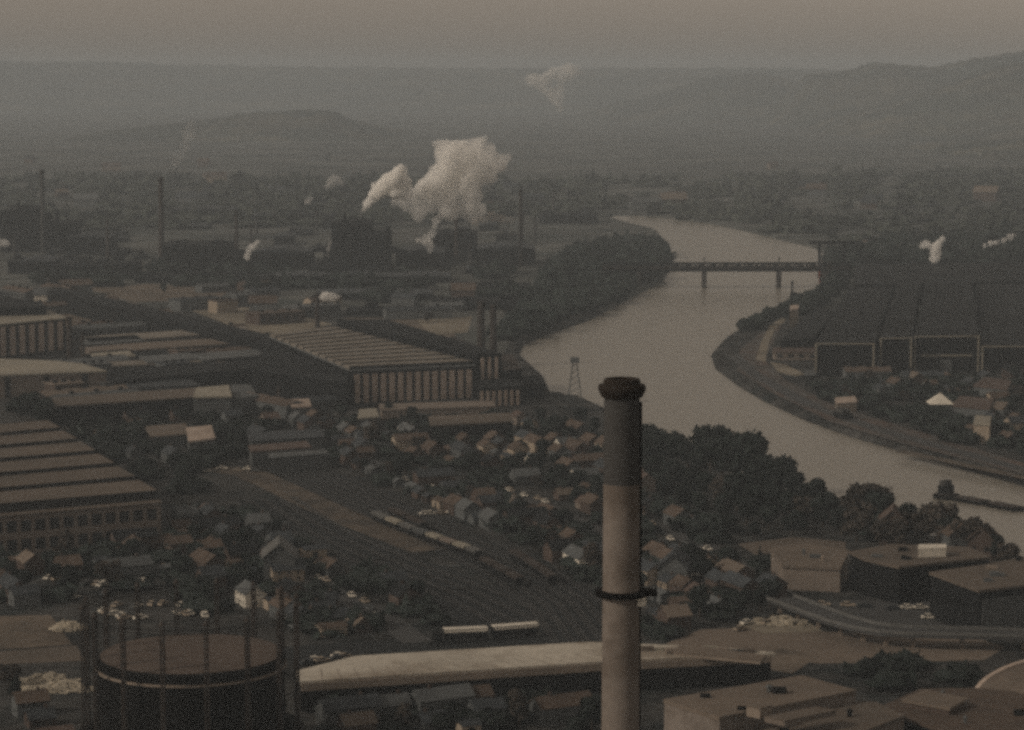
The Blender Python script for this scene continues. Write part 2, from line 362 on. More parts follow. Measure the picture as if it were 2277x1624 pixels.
# ------------------------------------------------------------------ buildings from their roof outline
def off_poly(poly, d):
    cx = sum(p[0] for p in poly)/len(poly); cy = sum(p[1] for p in poly)/len(poly)
    return [(cx+(p[0]-cx)*(1+d/max(1,math.hypot(p[0]-cx,p[1]-cy))), cy+(p[1]-cy)*(1+d/max(1,math.hypot(p[0]-cx,p[1]-cy)))) for p in poly]
def block(name, pix, h, wall, roof, label, cat, group=None, over=0.6, par=0.8, z0=0, occm=4):
    """pix: roof outline as seen in the photo, at height h"""
    P_ = [G(x, y, h) for x, y in pix]; c = sum(P_, Vector())/len(P_); c.z = 0
    root = empty(name, (c.x, c.y, 0)); loc = [(p.x-c.x, p.y-c.y) for p in P_]
    MB().prism(loc, z0-0.3, h-0.02).build('wall', M[wall] if isinstance(wall,str) else wall, root)
    MB().prism(off_poly(loc, over), h, h+par).build('roof', M[roof], root)
    tag(root, label, cat, group); occ([(p.x,p.y) for p in P_], occm)
    return root, loc
def face_bays(root, loc, i, j, z0, z1, n, fill, m, name, proud=0.25, inset=1.0, rows=1, gap=0):
    """n upright bays (windows or panels) on the face between corners i and j, proud of the wall"""
    a = Vector((*loc[i],0)); b_ = Vector((*loc[j],0)); d = (b_-a); L = d.length; d.normalize(); nn = Vector((d.y,-d.x,0))
    cen = Vector((sum(p[0] for p in loc)/len(loc), sum(p[1] for p in loc)/len(loc), 0))
    if nn.dot(cen - a) > 0: nn = -nn
    st = (L - 2*inset)/n
    for r in range(rows):
        za = z0 + (z1-z0+gap)/rows*r; zb = za + (z1-z0+gap)/rows - gap
        for k in range(n):
            s0 = inset + st*(k+.5-fill/2); s1 = inset + st*(k+.5+fill/2)
            mb = MB(); p, q = a+d*s0, a+d*s1
            c4 = [p-nn*.1, q-nn*.1, q+nn*proud, p+nn*proud]; mb.prism([(v.x,v.y) for v in c4], za, zb); mb.build(name, m, root)
def roof_ridges(root, quad, h, n, amp, m1, m2, across=True, name='roof_ridge'):
    """n saw-tooth bays; quad FL,FR,BR,BL; ridges run parallel to the front edge; each bay: sloped sheet + glazed riser"""
    FL, FR, BR, BL = [Vector((*q,0)) for q in quad]
    for k in range(n):
        t0, t1 = k/n+.002, (k+1)/n-.002
        a, b_, c, d = FL.lerp(BL,t0), FR.lerp(BR,t0), FR.lerp(BR,t1), FL.lerp(BL,t1)
        mb = MB(); e = .86
        a2, b2 = a.lerp(d, 1-e), b_.lerp(c, 1-e)
        mb.add([(*a2[:2],h),(*b2[:2],h),(*c[:2],h),(*d[:2],h),(*a2[:2],h+amp),(*b2[:2],h+amp),(*c[:2],h+amp*.8),(*d[:2],h+amp*.8)],
               [(0,3,2,1),(4,5,6,7),(1,2,6,5),(3,0,4,7),(2,3,7,6)])
        ob = mb.build(name, m1, root)
        g = MB(); v = (b2-a2).normalized(); nn = Vector((v.y,-v.x,0))
        g.prism([tuple((a2+nn*.12)[:2]), tuple((b2+nn*.12)[:2]), tuple((b2-nn*.02)[:2]), tuple((a2-nn*.02)[:2])], h+.05, h+amp-.15)
        g.build('skylight', m2, ob)

# central striped mill --------------------------------------------------
r_, l_ = block('striped_mill', [(780,827),(1056,815),(742,734),(600,752)], 16, 'darkwall', 'greyroof',
      'long rolling mill with ribbed grey roof and tall pale vertical panels above the river', 'mill')
roof_ridges(r_, l_, 16.85, 11, 1.6, M['millroof'], M['darkroof'])
face_bays(r_, l_, 0, 1, 0.5, 14.6, 14, 0.62, M['panel'], 'wall_panel', .5)
r_, l_ = block('dark_mill_shed', [(1061,791),(1115,789),(862,714),(750,714)], 21, 'darkwall', 'darkroof',
      'dark high-roofed shed running along the river side of the striped mill', 'shed')
face_bays(r_, l_, 0, 1, 9, 20, 3, 0.45, M['panel'], 'wall_panel', .5)
r_, l_ = block('mill_annex', [(1060,866),(1162,862),(1150,846),(1058,848)], 9, 'darkwall', 'darkroof',
      'low dark annex with narrow pale panels at the river corner of the striped mill', 'annex')
face_bays(r_, l_, 0, 1, 0.5, 8, 7, 0.5, M['panel'], 'wall_panel', .4)
block('river_shed', [(1165,862),(1212,858),(1190,838),(1145,842)], 6, 'darkwall', 'darkroof', 'small dark shed on the river bank beside the low mill annex', 'shed')
block('river_shed', [(1120,826),(1160,822),(1140,790),(1112,795)], 14, 'darkwall', 'stack', 'tall dark brown shed at the foot of the two mill stacks', 'shed')
r_, l_ = block('open_shed', [(560,826),(772,852),(776,829),(640,780),(590,772)], 13, 'darkwall', 'darkroof',
      'open-sided shed with sloping dark roof against the left side of the striped mill', 'shed')  # walls are closed and near black, painting the shaded interior
r_, l_ = block('long_dark_roof_shed', [(740,820),(778,812),(600,748),(130,640),(105,648),(560,756)], 12, 'darkwall', 'darkroof',
      'very long narrow dark roof running diagonally from the striped mill to the upper left', 'shed', occm=2)
# upper-left panelled mill ---------------------------------------------
r_, l_ = block('panelled_mill', [(-120,735),(146,710),(112,694),(60,690),(-120,700)], 19, 'darkwall', 'paleroof',
      'tall mill at the left edge with pale vertical wall panels under a flat roof', 'mill')
face_bays(r_, l_, 0, 1, 1.5, 18, 12, 0.55, M['panel'], 'wall_panel', .5)
block('roof_monitor', [(-120,690),(104,685),(86,674),(-10,660),(-120,657)], 24, 'darkwall', 'darkroof', 'dark raised clerestory block rising behind the pale panelled mill', 'building')
r_, l_ = block('low_panel_building', [(-120,842),(236,828),(180,812),(120,806),(-20,800),(-120,803)], 11, 'beige', 'paleroof',
      'low beige building with two dark gaps below the pale panelled mill', 'building')
face_bays(r_, l_, 0, 1, 0.2, 10.5, 4, 0.14, M['darkwall'], 'dark_opening', .3)
# sheds between left mill and striped mill --------------------------------
SH = [([(190,770),(320,760),(300,748),(180,756)],7,'greyroof','narrow grey shed right of the two stacks of the left mill, uppermost of its row'),
      ([(200,764),(560,740),(545,729),(190,751)],7,'millroof','long pale ribbed roof just above the narrow grey shed, below the diagonal dark roof'),
      ([(240,818),(470,806),(455,797),(235,808)],6,'millroof','long pale low roof in the middle works left of the two grey flat sheds'),
      ([(215,800),(300,794),(280,780),(200,786)],6,'paleroof','short pale roofed shed just right of the two left mill stacks'),
      ([(190,790),(360,777),(560,764),(540,752),(330,764),(180,776)],6,'brownroof2','long tan roofed shed below the diagonal dark roof'),
      ([(330,808),(440,800),(420,788),(310,796)],7,'greyroof','middle grey flat shed in the row below the diagonal dark roof'),
      ([(450,804),(590,792),(570,780),(430,790)],7,'greyroof','rightmost grey flat shed in the row below the diagonal dark roof'),
      ([(250,852),(620,818),(600,802),(240,826)],8,'darkroof','broad dark flat shed in the middle of the works'),
      ([(235,868),(440,860),(425,848),(225,856)],6,'slateroof','thin slate coloured shed right of the low beige building'),
      ([(105,908),(450,885),(516,880),(500,862),(440,866),(95,890)],9,'brownroof','long low brown roofed shed in front of the broad dark flat shed'),
      ([(430,886),(514,884),(508,860),(438,866)],10.5,'paleroof','small block with a bright pale roof at the right end of the long brown shed'),
      ([(520,890),(575,884),(556,858),(514,860)],7,'greyroof','grey roofed block right of the bright pale roof'),
      ([(648,908),(692,906),(686,890),(646,892)],6,'panel','small pale pink hut standing in front of the open-sided shed'),
      ([(795,934),(842,930),(836,912),(800,914)],5,'paleroof','small pale hut at the foot of the striped mill facade'),
      ([(850,915),(1100,906),(1092,895),(845,902)],4,'beige','long low beige lean-to along the foot of the striped mill'),
      ([(960,950),(1140,940),(1130,922),(955,930)],8,'brownroof','long brown roofed works building between the striped mill and the town'),
      ([(330,975),(420,968),(412,946),(325,952)],5,'brownroof2','tan roofed building in the mid left between the brown shed and the sawtooth factory'),
      ([(420,985),(478,978),(470,950),(415,955)],6,'panel','pale pink block next to the tan roofed building'),
      ([(560,1008),(690,998),(680,985),(555,995)],6,'redroof','low reddish roofed shed left of the main railway'),
      ([(600,1022),(730,1012),(720,1004),(600,1012)],6,'greyroof','low grey roofed shed beside the main railway'),
      ([(560,985),(720,975),(712,958),(552,966)],4.5,'slateroof','wide slate roofed warehouse above the main railway')]
for pix, h, rf, lab in SH:
    block('works_shed', pix, h, 'darkwall' if rf in ('darkroof','brownroof') else ('beige' if rf=='beige' else 'greywall'), rf, lab, 'shed', 'low sheds of the works', occm=2)
# near-left saw-tooth factory -------------------------------------------
r_, l_ = block('sawtooth_factory', [(-160,1166),(358,1121),(105,952),(-330,990)], 13, 'beige', 'brownroof',
      'big brown factory with sawtooth roof bays and two rows of dark windows', 'factory')
roof_ridges(r_, l_, 13.85, 6, 3.2, M['brownroof'], M['glass'])
face_bays(r_, l_, 0, 1, 1.4, 11.6, 16, 0.68, M['glass'], 'window', .12, rows=2, gap=2.6)
# white deck ----------------------------------------------------------------
pixd = [(668,1500),(801,1467),(1300,1437),(1590,1447),(1714,1460),(1330,1479),(668,1524)]
r_, l_ = block('loading_deck', pixd, 7.5, 'darkwall', 'concrete', 'long pale concrete deck crossing in front of the tall chimney, dark underneath', 'deck', z0=1, par=1.0, over=1.2)  # solid near-black walls paint the shade of the open underside
Pd = [G(x, y, 7.5) for x, y in pixd]; c0 = r_.location
mb = MB()
for k in (4,5):
    a, b2 = Pd[k]-c0, Pd[k+1]-c0; d = (b2-a).normalized(); nn = Vector((-d.y,d.x,0)); nn = nn if nn.y < 0 else -nn
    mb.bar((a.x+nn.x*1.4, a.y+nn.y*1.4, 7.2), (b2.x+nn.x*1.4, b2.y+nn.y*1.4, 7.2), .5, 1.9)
mb.build('edge_beam', M['concdark'], r_)
jt=MB(); A0,A1=Pd[0]-c0,Pd[3]-c0; B0,B1=Pd[6]-c0,Pd[4]-c0
for k in range(1,26):
    t=k/26; a=A0.lerp(A1,t)*.98; b2=B0.lerp(B1,t)*.985; jt.bar((a.x,a.y,8.515),(b2.x,b2.y,8.515),.22,.03)
jt.build('joint', M['concdark'], r_)
r2, l2 = block('deck_extension', [(1500,1452),(1520,1436),(1700,1462),(1690,1470)], 9.2, 'concdark', 'brownroof2', 'raised tan slab on the right end of the pale concrete deck', 'slab', z0=8.6, par=.6)
for k in range(9):
    rp_=random.Random(k+3); q=G(1440+k*28,1442+rp_.uniform(0,16),8.6); L_=rp_.uniform(2,4.5); W_=rp_.uniform(1.5,3)
    o=MB(); hh=rp_.uniform(.5,1.3)
    for j in range(3): o.box(-L_/2,L_/2,-W_/2,W_/2,hh*j/3+.02*j,hh*(j+1)/3+.02*j-.06); o.box(-L_/2+.2,L_/2-.2,-W_/2+.1,W_/2-.1,hh*(j+1)/3-.06+.02*j,hh*(j+1)/3+.02*j)
    o=o.build('sheet_stack',M[['brownroof','paleroof','concdark','darkroof'][k%4]],None,(q.x,q.y,8.55),rp_.uniform(-.3,.3)); tag(o,'%s stack of boards from the chimney on the pale deck'%ORD[k],'stack','stacks of boards on the pale deck')
# two pale railcars above deck --------------------------------------------
def railcar(p0, p1, wid, h, m, name, label, cat, group=None, z=1.0):
    a, b2 = G(*p0), G(*p1); L = (b2-a).length; rz = math.atan2(b2.y-a.y, b2.x-a.x)
    root = empty(name, (a.x,a.y,0.3), rz)
    mb = MB(); sec = [(-wid/2,z),(wid/2,z),(wid/2,h-.5),(wid*.3,h),(-wid*.3,h),(-wid/2,h-.5)]
    vs = [(0.3,s,t) for s,t in sec]+[(L-.3,s,t) for s,t in sec]; n = 6
    mb.add(vs, [tuple(range(n)),tuple(range(n,2*n))[::-1]]+[(i,i+n,(i+1)%n+n,(i+1)%n) for i in range(n)]); mb.build('body', M['darkwall'], root)
    MB().box(.2,L-.2,-wid/2-.05,wid/2+.05,h+.02,h+.3).build('roof', M[m], root); MB().box(.25,L-.25,-wid/2-.06,-wid/2-.02,h*.8,h-.1).build('upper_side', M[m], root)
    for xx in (L*.15, L*.85):
        q = MB()
        for dx in (-1,1):
            for s in (-1,1): q.add(*cyl((xx+dx, s*.75, .45), .45, .14))
        q.build('bogie', M['iron'], root)
    if L > 8:
        for s in (-1,1):
            q = MB(); q.box(1.2, L-1.2, s*(wid/2+.01)-.03, s*(wid/2+.01)+.03, h*.55, h*.75); q.build('window_band', M['glass'], root)
    tag(root, label, cat, group); return root
def cyl(c, r, w_, n=10):
    vs = []; 
    for s in (-1,1):
        for i in range(n): a = 6.2832*i/n; vs.append((c[0]+r*math.cos(a), c[1]+s*w_/2, c[2]+r*math.sin(a)))
    return vs, [tuple(range(n)), tuple(range(n,2*n))[::-1]]+[(i,i+n,(i+1)%n+n,(i+1)%n) for i in range(n)]
railcar((985,1430),(1085,1426),2.9,3.6,'white','railcar','white railcar with dark window band parked above the concrete deck, left one','railcar','white railcars beside the deck')
railcar((1094,1424),(1196,1416),2.9,3.6,'white','railcar','white railcar parked above the concrete deck, right one nearest the chimney','railcar','white railcars beside the deck')
railcar((962,1437),(982,1435),2.6,3.2,'iron','shunter','short black shunting engine at the left end of the white railcars','locomotive')
# pale goods train on the railway: wagon by wagon
tp = [(832,1158),(862,1171),(892,1183),(922,1195),(952,1206),(982,1217),(1012,1227),(1042,1238),(1066,1248)]
for k in range(8):
    a, b2 = tp[k], tp[k+1]
    railcar((a[0]+1,a[1]+.4),(b2[0]-1,b2[1]-.4),2.8,3.0,['trim','paleroof','trim','greywall','paleroof','beige','paleroof','trim'][k],'goods_wagon',
            '%s goods wagon from the upper end of the pale train on the railway' % ORD[k],'goods wagon','wagons of the pale goods train')
for k,(a,b2) in enumerate([((1075,1262),(1102,1277)),((1104,1278),(1130,1292)),((1132,1294),(1158,1308)),((870,1150),(905,1166)),((908,1168),(943,1184)),((1140,1245),(1170,1262)),((1172,1264),(1202,1284)),((1204,1285),(1230,1304))]):
    railcar(a,b2,2.8,3.0,'stack','goods_wagon', 'dark goods wagon %s' % ['directly below the pale train, first of three','below the pale train, second of three','below the pale train, third of three','on the track above the pale train, left one','on the track above the pale train, right one','on the far right track, first of three','on the far right track, second of three','on the far right track, third of three'][k], 'goods wagon','dark goods wagons on the railway')
# right side: big dark works -----------------------------------------------
def dark_hall(pix, h, base, label, name='dark_hall', bands=False, door=None, roof='darkroof'):
    r, l = block(name, pix, h, 'darkwall', roof, label, 'hall', 'big dark halls right of the river', over=.3, par=.5, occm=2)
    a = Vector((*l[0],0)); b_ = Vector((*l[1],0)); d = (b_-a).normalized(); nn = Vector((d.y,-d.x,0)); nn = nn if nn.y < 0 else -nn
    f = MB()
    for p in (a+d*.6, b_-d*.6): f.bar(p+nn*.4, p+nn*.4+Vector((0,0,h)), .8)
    f.bar(a+nn*.4+Vector((0,0,h+.3)), b_+nn*.4+Vector((0,0,h+.3)), .6, .6); f.build('trim_frame', M['paleroof'], r)
    if bands:
        f = MB(); f.bar(a+d*4+nn*.4+Vector((0,0,h*.47)), b_-d*4+nn*.4+Vector((0,0,h*.47)), .5, .9); f.build('light_band', M['paleroof'], r)
    if door:
        L = (b_-a).length; f = MB(); p = a+d*(L*door[0]); q = a+d*(L*door[1])
        f.prism([tuple((p+nn*.05)[:2]),tuple((q+nn*.05)[:2]),tuple((q+nn*.5)[:2]),tuple((p+nn*.5)[:2])], .1, door[2]); f.build('door', M['greywall'], r)
    return r
dark_hall([(1812,766),(1945,766),(1985,640),(1890,640)],17,0,'dark hall with thin light frame, leftmost of the big halls beside the river', door=(.47,.6,5))
dark_hall([(1956,754),(2028,753),(2045,632),(1995,634)],19,0,'narrow dark hall between the leftmost hall and the banded hall')
dark_hall([(2032,750),(2178,749),(2160,628),(2060,630)],19,0,'widest dark hall with a light horizontal band and a pale door', bands=True, door=(.4,.58,6.5))
dark_hall([(2182,772),(2420,772),(2380,632),(2172,634)],14,0,'low dark hall right of the banded hall at the picture edge')
block('works_roof', [(1900,636),(2420,624),(2360,585),(1900,592)], 15, 'darkwall', 'darkroof', 'vast dark flat roof spreading behind the big framed halls', 'hall')
block('low_works', [(1735,760),(1805,757),(1860,690),(1810,690)], 8, 'darkwall', 'darkroof', 'low dark building between the river bend and the leftmost framed hall', 'building')
for k,(pix,h,rf,lab) in enumerate([([(1790,838),(1815,836),(1812,828),(1790,829)],5,'greyroof','grey hut on the corner left of the framed halls'),
    ([(1860,900),(1905,897),(1900,885),(1858,888)],4,'panel','long pale pink shed on the right bank below the framed halls'),
    ([(2165,860),(2240,868),(2248,850),(2190,842)],6,'redroof','reddish roofed shed below the banded hall'),
    ([(2120,905),(2200,912),(2208,890),(2135,884)],6,'redroof','larger reddish roofed shed among the right bank houses'),
    ([(2165,945),(2200,947),(2204,930),(2170,928)],8,'paleroof','pale two-storey house among the right bank houses'),
    ([(1756,692),(1775,690),(1776,680),(1758,682)],12,'panel','pale tower house on the bank just below the bridge'),
    ([(2160,905),(2230,912),(2240,898),(2180,893)],5,'brownroof2','tan roofed shed right of the larger reddish shed')]):
    block('bank_shed', pix, h, 'cream' if rf in('paleroof','panel') else 'greywall', rf, lab, 'building', None, occm=2)
# pyramid-roofed pale house
p = G(2090,915); root = empty('pyramid_roof_house', (p.x,p.y,0)); MB().box(-5,5,-5,5,-.2,4).build('wall', M['greywall'], root)
MB().add([(-5.8,-5.8,4.02),(5.8,-5.8,4.02),(5.8,5.8,4.02),(-5.8,5.8,4.02),(0,0,9)], [(0,3,2,1),(0,1,4),(1,2,4),(2,3,4),(3,0,4)]).build('roof', M['white'], root)
tag(root,'house with a bright pale pyramid roof on the right river bank','house'); occ([(p.x-6,p.y-6),(p.x+6,p.y-6),(p.x+6,p.y+6),(p.x-6,p.y+6)],3)
# warehouses lower right ----------------------------------------------------
r_, l_ = block('flat_warehouse', [(1892,1232),(1925,1248),(2000,1265),(2200,1244),(2150,1222),(1985,1216)], 11, 'darkwall', 'brownroof', 'wide flat brown roofed warehouse with dark walls near the right tree line', 'warehouse')
block('rooftop_cabin', [(2042,1222),(2104,1220),(2102,1212),(2044,1213)], 14.5, 'white', 'white', 'white cabin standing on the flat brown warehouse roof', 'cabin', z0=12.2, occm=0, par=.3, over=.2)
r_, l_ = block('brown_warehouse', [(2070,1278),(2178,1318),(2420,1290),(2300,1240),(2190,1262)], 13, 'darkwall', 'brownroof', 'brown roofed warehouse with dark left wall and grey end wall', 'warehouse')
a,b2 = Vector((*l_[1],0)), Vector((*l_[2],0)); d=(b2-a).normalized(); nn=Vector((d.y,-d.x,0)); nn = nn if nn.y<0 else -nn
MB().prism([tuple((a+nn*.05+d)[:2]),tuple((b2+nn*.05)[:2]),tuple((b2+nn*.3)[:2]),tuple((a+nn*.3+d)[:2])],.2,11).build('end_wall', M['greywall'], r_)
block('brown_block', [(1715,1225),(1800,1215),(1885,1230),(1868,1268),(1740,1262)], 7, 'beige','brownroof2','tan flat roofed building left of the flat brown warehouse','building')
# bottom right big flat building -------------------------------------------
r_, l_ = block('flat_roof_building', [(1477,1564),(1600,1604),(1903,1544),(1782,1511)], 14, 'stackpale', 'brownroof2', 'large flat roofed building with pale left wall at the bottom right of the chimney', 'building', par=1.0, over=.2)
block('lower_wing', [(1610,1660),(1760,1700),(2010,1600),(1948,1570),(1905,1568)], 11, 'beige', 'brownroof', 'lower wing in front of the large flat roofed building', 'building', par=1.0, over=.2)
block('roof_step', [(1700,1596),(1745,1606),(1860,1582),(1815,1574)], 15.8, 'beige', 'brownroof', 'shallow raised step on the large flat roof', 'roof structure', z0=15.1, occm=0, par=.3, over=.1)
block('roof_unit', [(1660,1572),(1690,1578),(1716,1571),(1688,1566)], 17, 'concdark', 'brownroof2', 'small vent housing near the middle of the large flat roof', 'vent housing', z0=15.1, occm=0, par=.3, over=.1)
r_, l_ = block('dark_roof_building', [(1955,1582),(2110,1634),(2420,1640),(2420,1560),(2168,1538),(2050,1540)], 9, 'darkwall', 'umberroof', 'broad umber roofed building at the bottom right corner', 'building')
block('tan_roof_hut', [(2010,1562),(2110,1580),(2150,1560),(2060,1542)], 11, 'brick', 'brownroof2', 'small tan roofed block standing on the umber roof', 'building', z0=10, occm=0)
def vents(root, loc, z, n, seed):
    rv=random.Random(seed); cx=sum(p[0] for p in loc)/len(loc); cy=sum(p[1] for p in loc)/len(loc)
    for k in range(n):
        p=rv.choice(loc); f=rv.uniform(.15,.7); x=cx+(p[0]-cx)*f+rv.uniform(-2,2); y=cy+(p[1]-cy)*f+rv.uniform(-1,1); q=MB(); r=rv.uniform(.5,1.1)
        if rv.random()<.5: q.lathe([(r*.6,z),(r*.6,z+1.2),(r,z+1.25),(r*.3,z+1.8)],10,x,y)
        else: q.box(x-r*1.6,x+r*1.6,y-r,y+r,z,z+rv.uniform(.6,1.4))
        q.build('roof_vent',M[rv.choice(['iron','greyroof','concdark'])],root)
for nm_,z_,n_ in (('flat_roof_building',15.01,4),('flat_warehouse',11.81,5),('brown_warehouse',13.81,5),('dark_roof_building',9.81,4),('lower_wing',12.01,2),('brown_block',7.81,3)):
    r_=bpy.data.objects[nm_]; w_=[c for c in r_.children if c.name.startswith('wall')][0]; vv=[v.co for v in w_.data.vertices]; vents(r_,[(v.x,v.y) for v in vv[:len(vv)//2]],z_,n_,n_+int(z_))
# arched hall ---------------------------------------------------------------
a, b2 = G(2162,1550,6), G(2420,1640,6); L=(b2-a).length; rz=math.atan2(b2.y-a.y,b2.x-a.x); root=empty('arched_hall',(a.x,a.y,0),rz)
def arch(x0,x1,wd,z0,hh,th,n=20):
    vs=[];fs=[]
    for x in (x0,x1):
        for i in range(n+1):
            t=math.pi*i/n; vs.append((x,wd/2-wd/2*math.cos(t),z0+hh*math.sin(t)))
        for i in range(n+1):
            t=math.pi*i/n; vs.append((x,wd/2-(wd/2-th)*math.cos(t),z0+(hh-th)*math.sin(t)))
    m_=n+1
    for i in range(n):
        fs += [(i,i+1,2*m_+i+1,2*m_+i),(m_+i,3*m_+i,3*m_+i+1,m_+i+1),(i,m_+i,m_+i+1,i+1),(2*m_+i,2*m_+i+1,3*m_+i+1,3*m_+i)]
    return MB().add(vs,fs)
arch(1.2,L,44,6,7.5,.5).build('roof', M['brownroof'], root)
arch(-.3,1.2,45,5.9,8.2,1.3).build('roof_edge', M['panel'], root)
MB().box(0,L,0.2,43.8,-.3,6.1).build('wall', M['darkwall'], root)
n=20; MB().add([(0.8,22-21.6*math.cos(math.pi*i/n),6+7.1*math.sin(math.pi*i/n)) for i in range(n+1)],[tuple(range(n+1))]).build('gable_wall', M['greywall'], root)
tag(root,'arched roof hall with a light curved edge at the right border','hall'); occ([(a.x,a.y),(b2.x,b2.y),(b2.x+30,b2.y+50),(a.x+20,a.y+50)],3)

# ------------------------------------------------------------------ elevated road at the right
rp = [(1735,1330),(1775,1345),(1820,1362),(1870,1380),(1920,1393),(1970,1401),(2030,1405),(2140,1407),(2277,1411),(2450,1416)]
def road_deck(pix, wid, z, label):
    P_=[G(x,y,z) for x,y in pix]; mb=MB(); pr=MB(); pl=[]; 
    root=empty('elevated_road',(P_[0].x,P_[0].y,0)); o=P_[0].copy(); o.z=0; Lx=[];Rx=[]
    for i,q in enumerate(P_):
        d=(P_[min(i+1,len(P_)-1)]-P_[max(i-1,0)]); d.z=0; d.normalize(); n_=Vector((-d.y,d.x,0)); Lx.append(q-o+n_*wid/2); Rx.append(q-o-n_*wid/2)
    for i in range(len(P_)-1):
        vs=[Rx[i],Rx[i+1],Lx[i+1],Lx[i]]; mb.add([v-Vector((0,0,.9)) for v in vs]+vs,[(0,3,2,1),(4,5,6,7),(0,1,5,4),(1,2,6,5),(2,3,7,6),(3,0,4,7)])
        for S in (Lx,Rx): pr.bar(S[i]+Vector((0,0,.45)),S[i+1]+Vector((0,0,.45)),.3,.9)
        c=(Rx[i]+Lx[i])/2; p_=MB(); p_.box(c.x-.6,c.x+.6,c.y-.6,c.y+.6,-.3,z-.9); p_.build('pillar',M['concdark'],root)
    mb.build('deck',M['asphalt'],root); pr.build('parapet',M['trim'],root); tag(root,label,'road bridge')
    for i in range(len(P_)-1): occ([tuple((o+Rx[i])[:2]),tuple((o+Rx[i+1])[:2]),tuple((o+Lx[i+1])[:2]),tuple((o+Lx[i])[:2])],2)
road_deck(rp, 9, 4.5, 'grey raised road curving from the town to the right edge below the car park')

# ------------------------------------------------------------------ bridge over the river
BY=G(1566,640,WZ).y
def bx(px, z=12): q=D(px,595,BY); return q.x
zb0, zb1 = D(1566,601,BY).z, D(1566,586,BY).z
root=empty('river_bridge',(bx(1340),BY,WZ)); o0=bx(1340); x1=bx(1890)-o0; mb=MB()
za, zt = zb0-WZ, zb1-WZ
for s in (-4,4):
    mb.bar((0,s,za),(x1,s,za),1.2,1.6); mb.bar((0,s,zt),(x1,s,zt),1.0,1.2); k=0; nseg=40
    for k in range(nseg):
        xa=x1*k/nseg; xb=x1*(k+1)/nseg; mb.bar((xa,s,za if k%2 else zt),(xb,s,zt if k%2 else za),.8); mb.bar((xb,s,za),(xb,s,zt),.7)
mb.build('truss', M['iron'], root)
for s in (-4,4): MB().box(.5,x1-.5,s-.12,s+.12,za+.9,za+(zt-za)*.62).build('side_plate',M['stack'],root); MB().box(0,x1,-3.6,3.6,za-.2,za+.9).build('deck', M['darkwall'], root)
for px,wd in ((1566,1.6),(1732,1.6),(1834,2.4),(1420,1.6)):
    x=bx(px)-o0; MB().box(x-wd,x+wd,-4.5,4.5,-4,za-.7).build('pier', M['stack'], root)
for px in (1566,1732): 
    x=bx(px)-o0; MB().box(x-.4,x+.4,-.4,.4,zt+.4,zt+5).build('mast', M['iron'], root)
tag(root,'long dark truss bridge on slim piers across the bend of the river','bridge')
# portal gantry behind the bridge end, red crane cabin
yy=BY+60; a=D(1800,536,yy); b2=D(1900,536,yy); root=empty('gantry_crane',(a.x,yy,0)); L=b2.x-a.x
MB().box(0,L,-2,2,a.z-2.5,a.z).build('beam',M['iron'],root)
for x in (8,L-8): MB().box(x-1,x+1,-1.5,1.5,-.5,a.z-2.5).build('leg',M['iron'],root)
tag(root,'dark gantry crane on the bank above the right end of the bridge','crane')
a=D(1836,592,BY+8); root=empty('red_hut',(a.x,BY+14,0)); MB().box(-4,6,-4,4,-.5,a.z+1).build('wall',M['red'],root); MB().box(-5,7,-4.6,4.6,a.z+1.02,a.z+2.5).build('roof',M['redroof'],root)
tag(root,'rust red tower hut at the right end of the river bridge','hut')
# navigation beacon posts
def beacon(px,py,pt,label,m='iron',w_=.9,name='river_beacon',head=True):
    p=G(px,py,0 if not head else WZ); t=D(px,pt,p.y).z; root=empty(name,p)
    q=MB(); h=t-p.z
    for s in ((-1,-1),(1,-1),(1,1),(-1,1)): q.bar((s[0]*w_*1.6,s[1]*w_*1.6,-1.5),(s[0]*w_*.4,s[1]*w_*.4,h*.9),.35)
    for k in range(6):
        f=1-k/6*.75; 
        for s in (-1,1): q.bar((-w_*1.6*f,s*w_*1.6*f,h*k/6.7),(w_*1.6*f*.9,s*w_*1.6*f*.9,h*(k+1)/6.7),.22)
    q.build('lattice',M[m],root); MB().box(-w_,w_,-w_,w_,h*.88,h).build('head',M[m],root); tag(root,label,'tower'); return root
beacon(1278,888,795,'slim grey lattice tower standing at the left river bank against the water','greywall',2.2,'lattice_tower',False)
beacon(1761,688,625,'thin beacon post standing in the river below the bridge','iron',.9)

# ------------------------------------------------------------------ chimneys
def chimney(px, ptop, pbase, wpx, label, m='stack', name='factory_chimney', zbase=0, group='dark factory chimneys', Y=None, band=False):
    p = G(px, pbase, zbase) if Y is None else Vector((D(px,pbase,Y).x, Y, 0)); d = p.y; t = D(px, ptop, d).z
    rt = wpx/2/F*d; h = t - zbase; root = empty(name, (p.x,p.y,zbase))
    MB().lathe([(rt*1.35,-.3),(rt*1.2,h*.3),(rt,h*.94)],20).build('shaft',M[m],root)
    MB().lathe([(rt,h*.94),(rt*1.18,h*.945),(rt*1.18,h*.97),(rt*1.05,h),(rt*.7,h),(rt*.7,h-1.5)],20).build('rim',M['soot'],root)
    tag(root,label,'chimney',group); return root
chimney(1070,670,805,15,'left one of the two dark stacks beside the striped mill')
chimney(1097,676,805,14,'right one of the two dark stacks beside the striped mill')
chimney(156,706,822,11,'taller left one of the two black stacks in front of the left mill')
chimney(185,740,822,8,'thinner right one of the two black stacks in front of the left mill')
chimney(706,652,728,9,'short dark chimney with a white puff behind the striped mill')
chimney(360,394,585,11,'tall dark chimney in the hazy works on the left, faint steam at its top')
chimney(527,470,600,7,'thin hazy chimney right of the tall dark one in the left works')
chimney(1015,446,585,8,'thin chimney in front of the big white plume')
chimney(1158,422,590,7,'tallest thin chimney right of the big white plume')
chimney(97,378,560,9,'pale hazy chimney above the far left works','stackgrey')
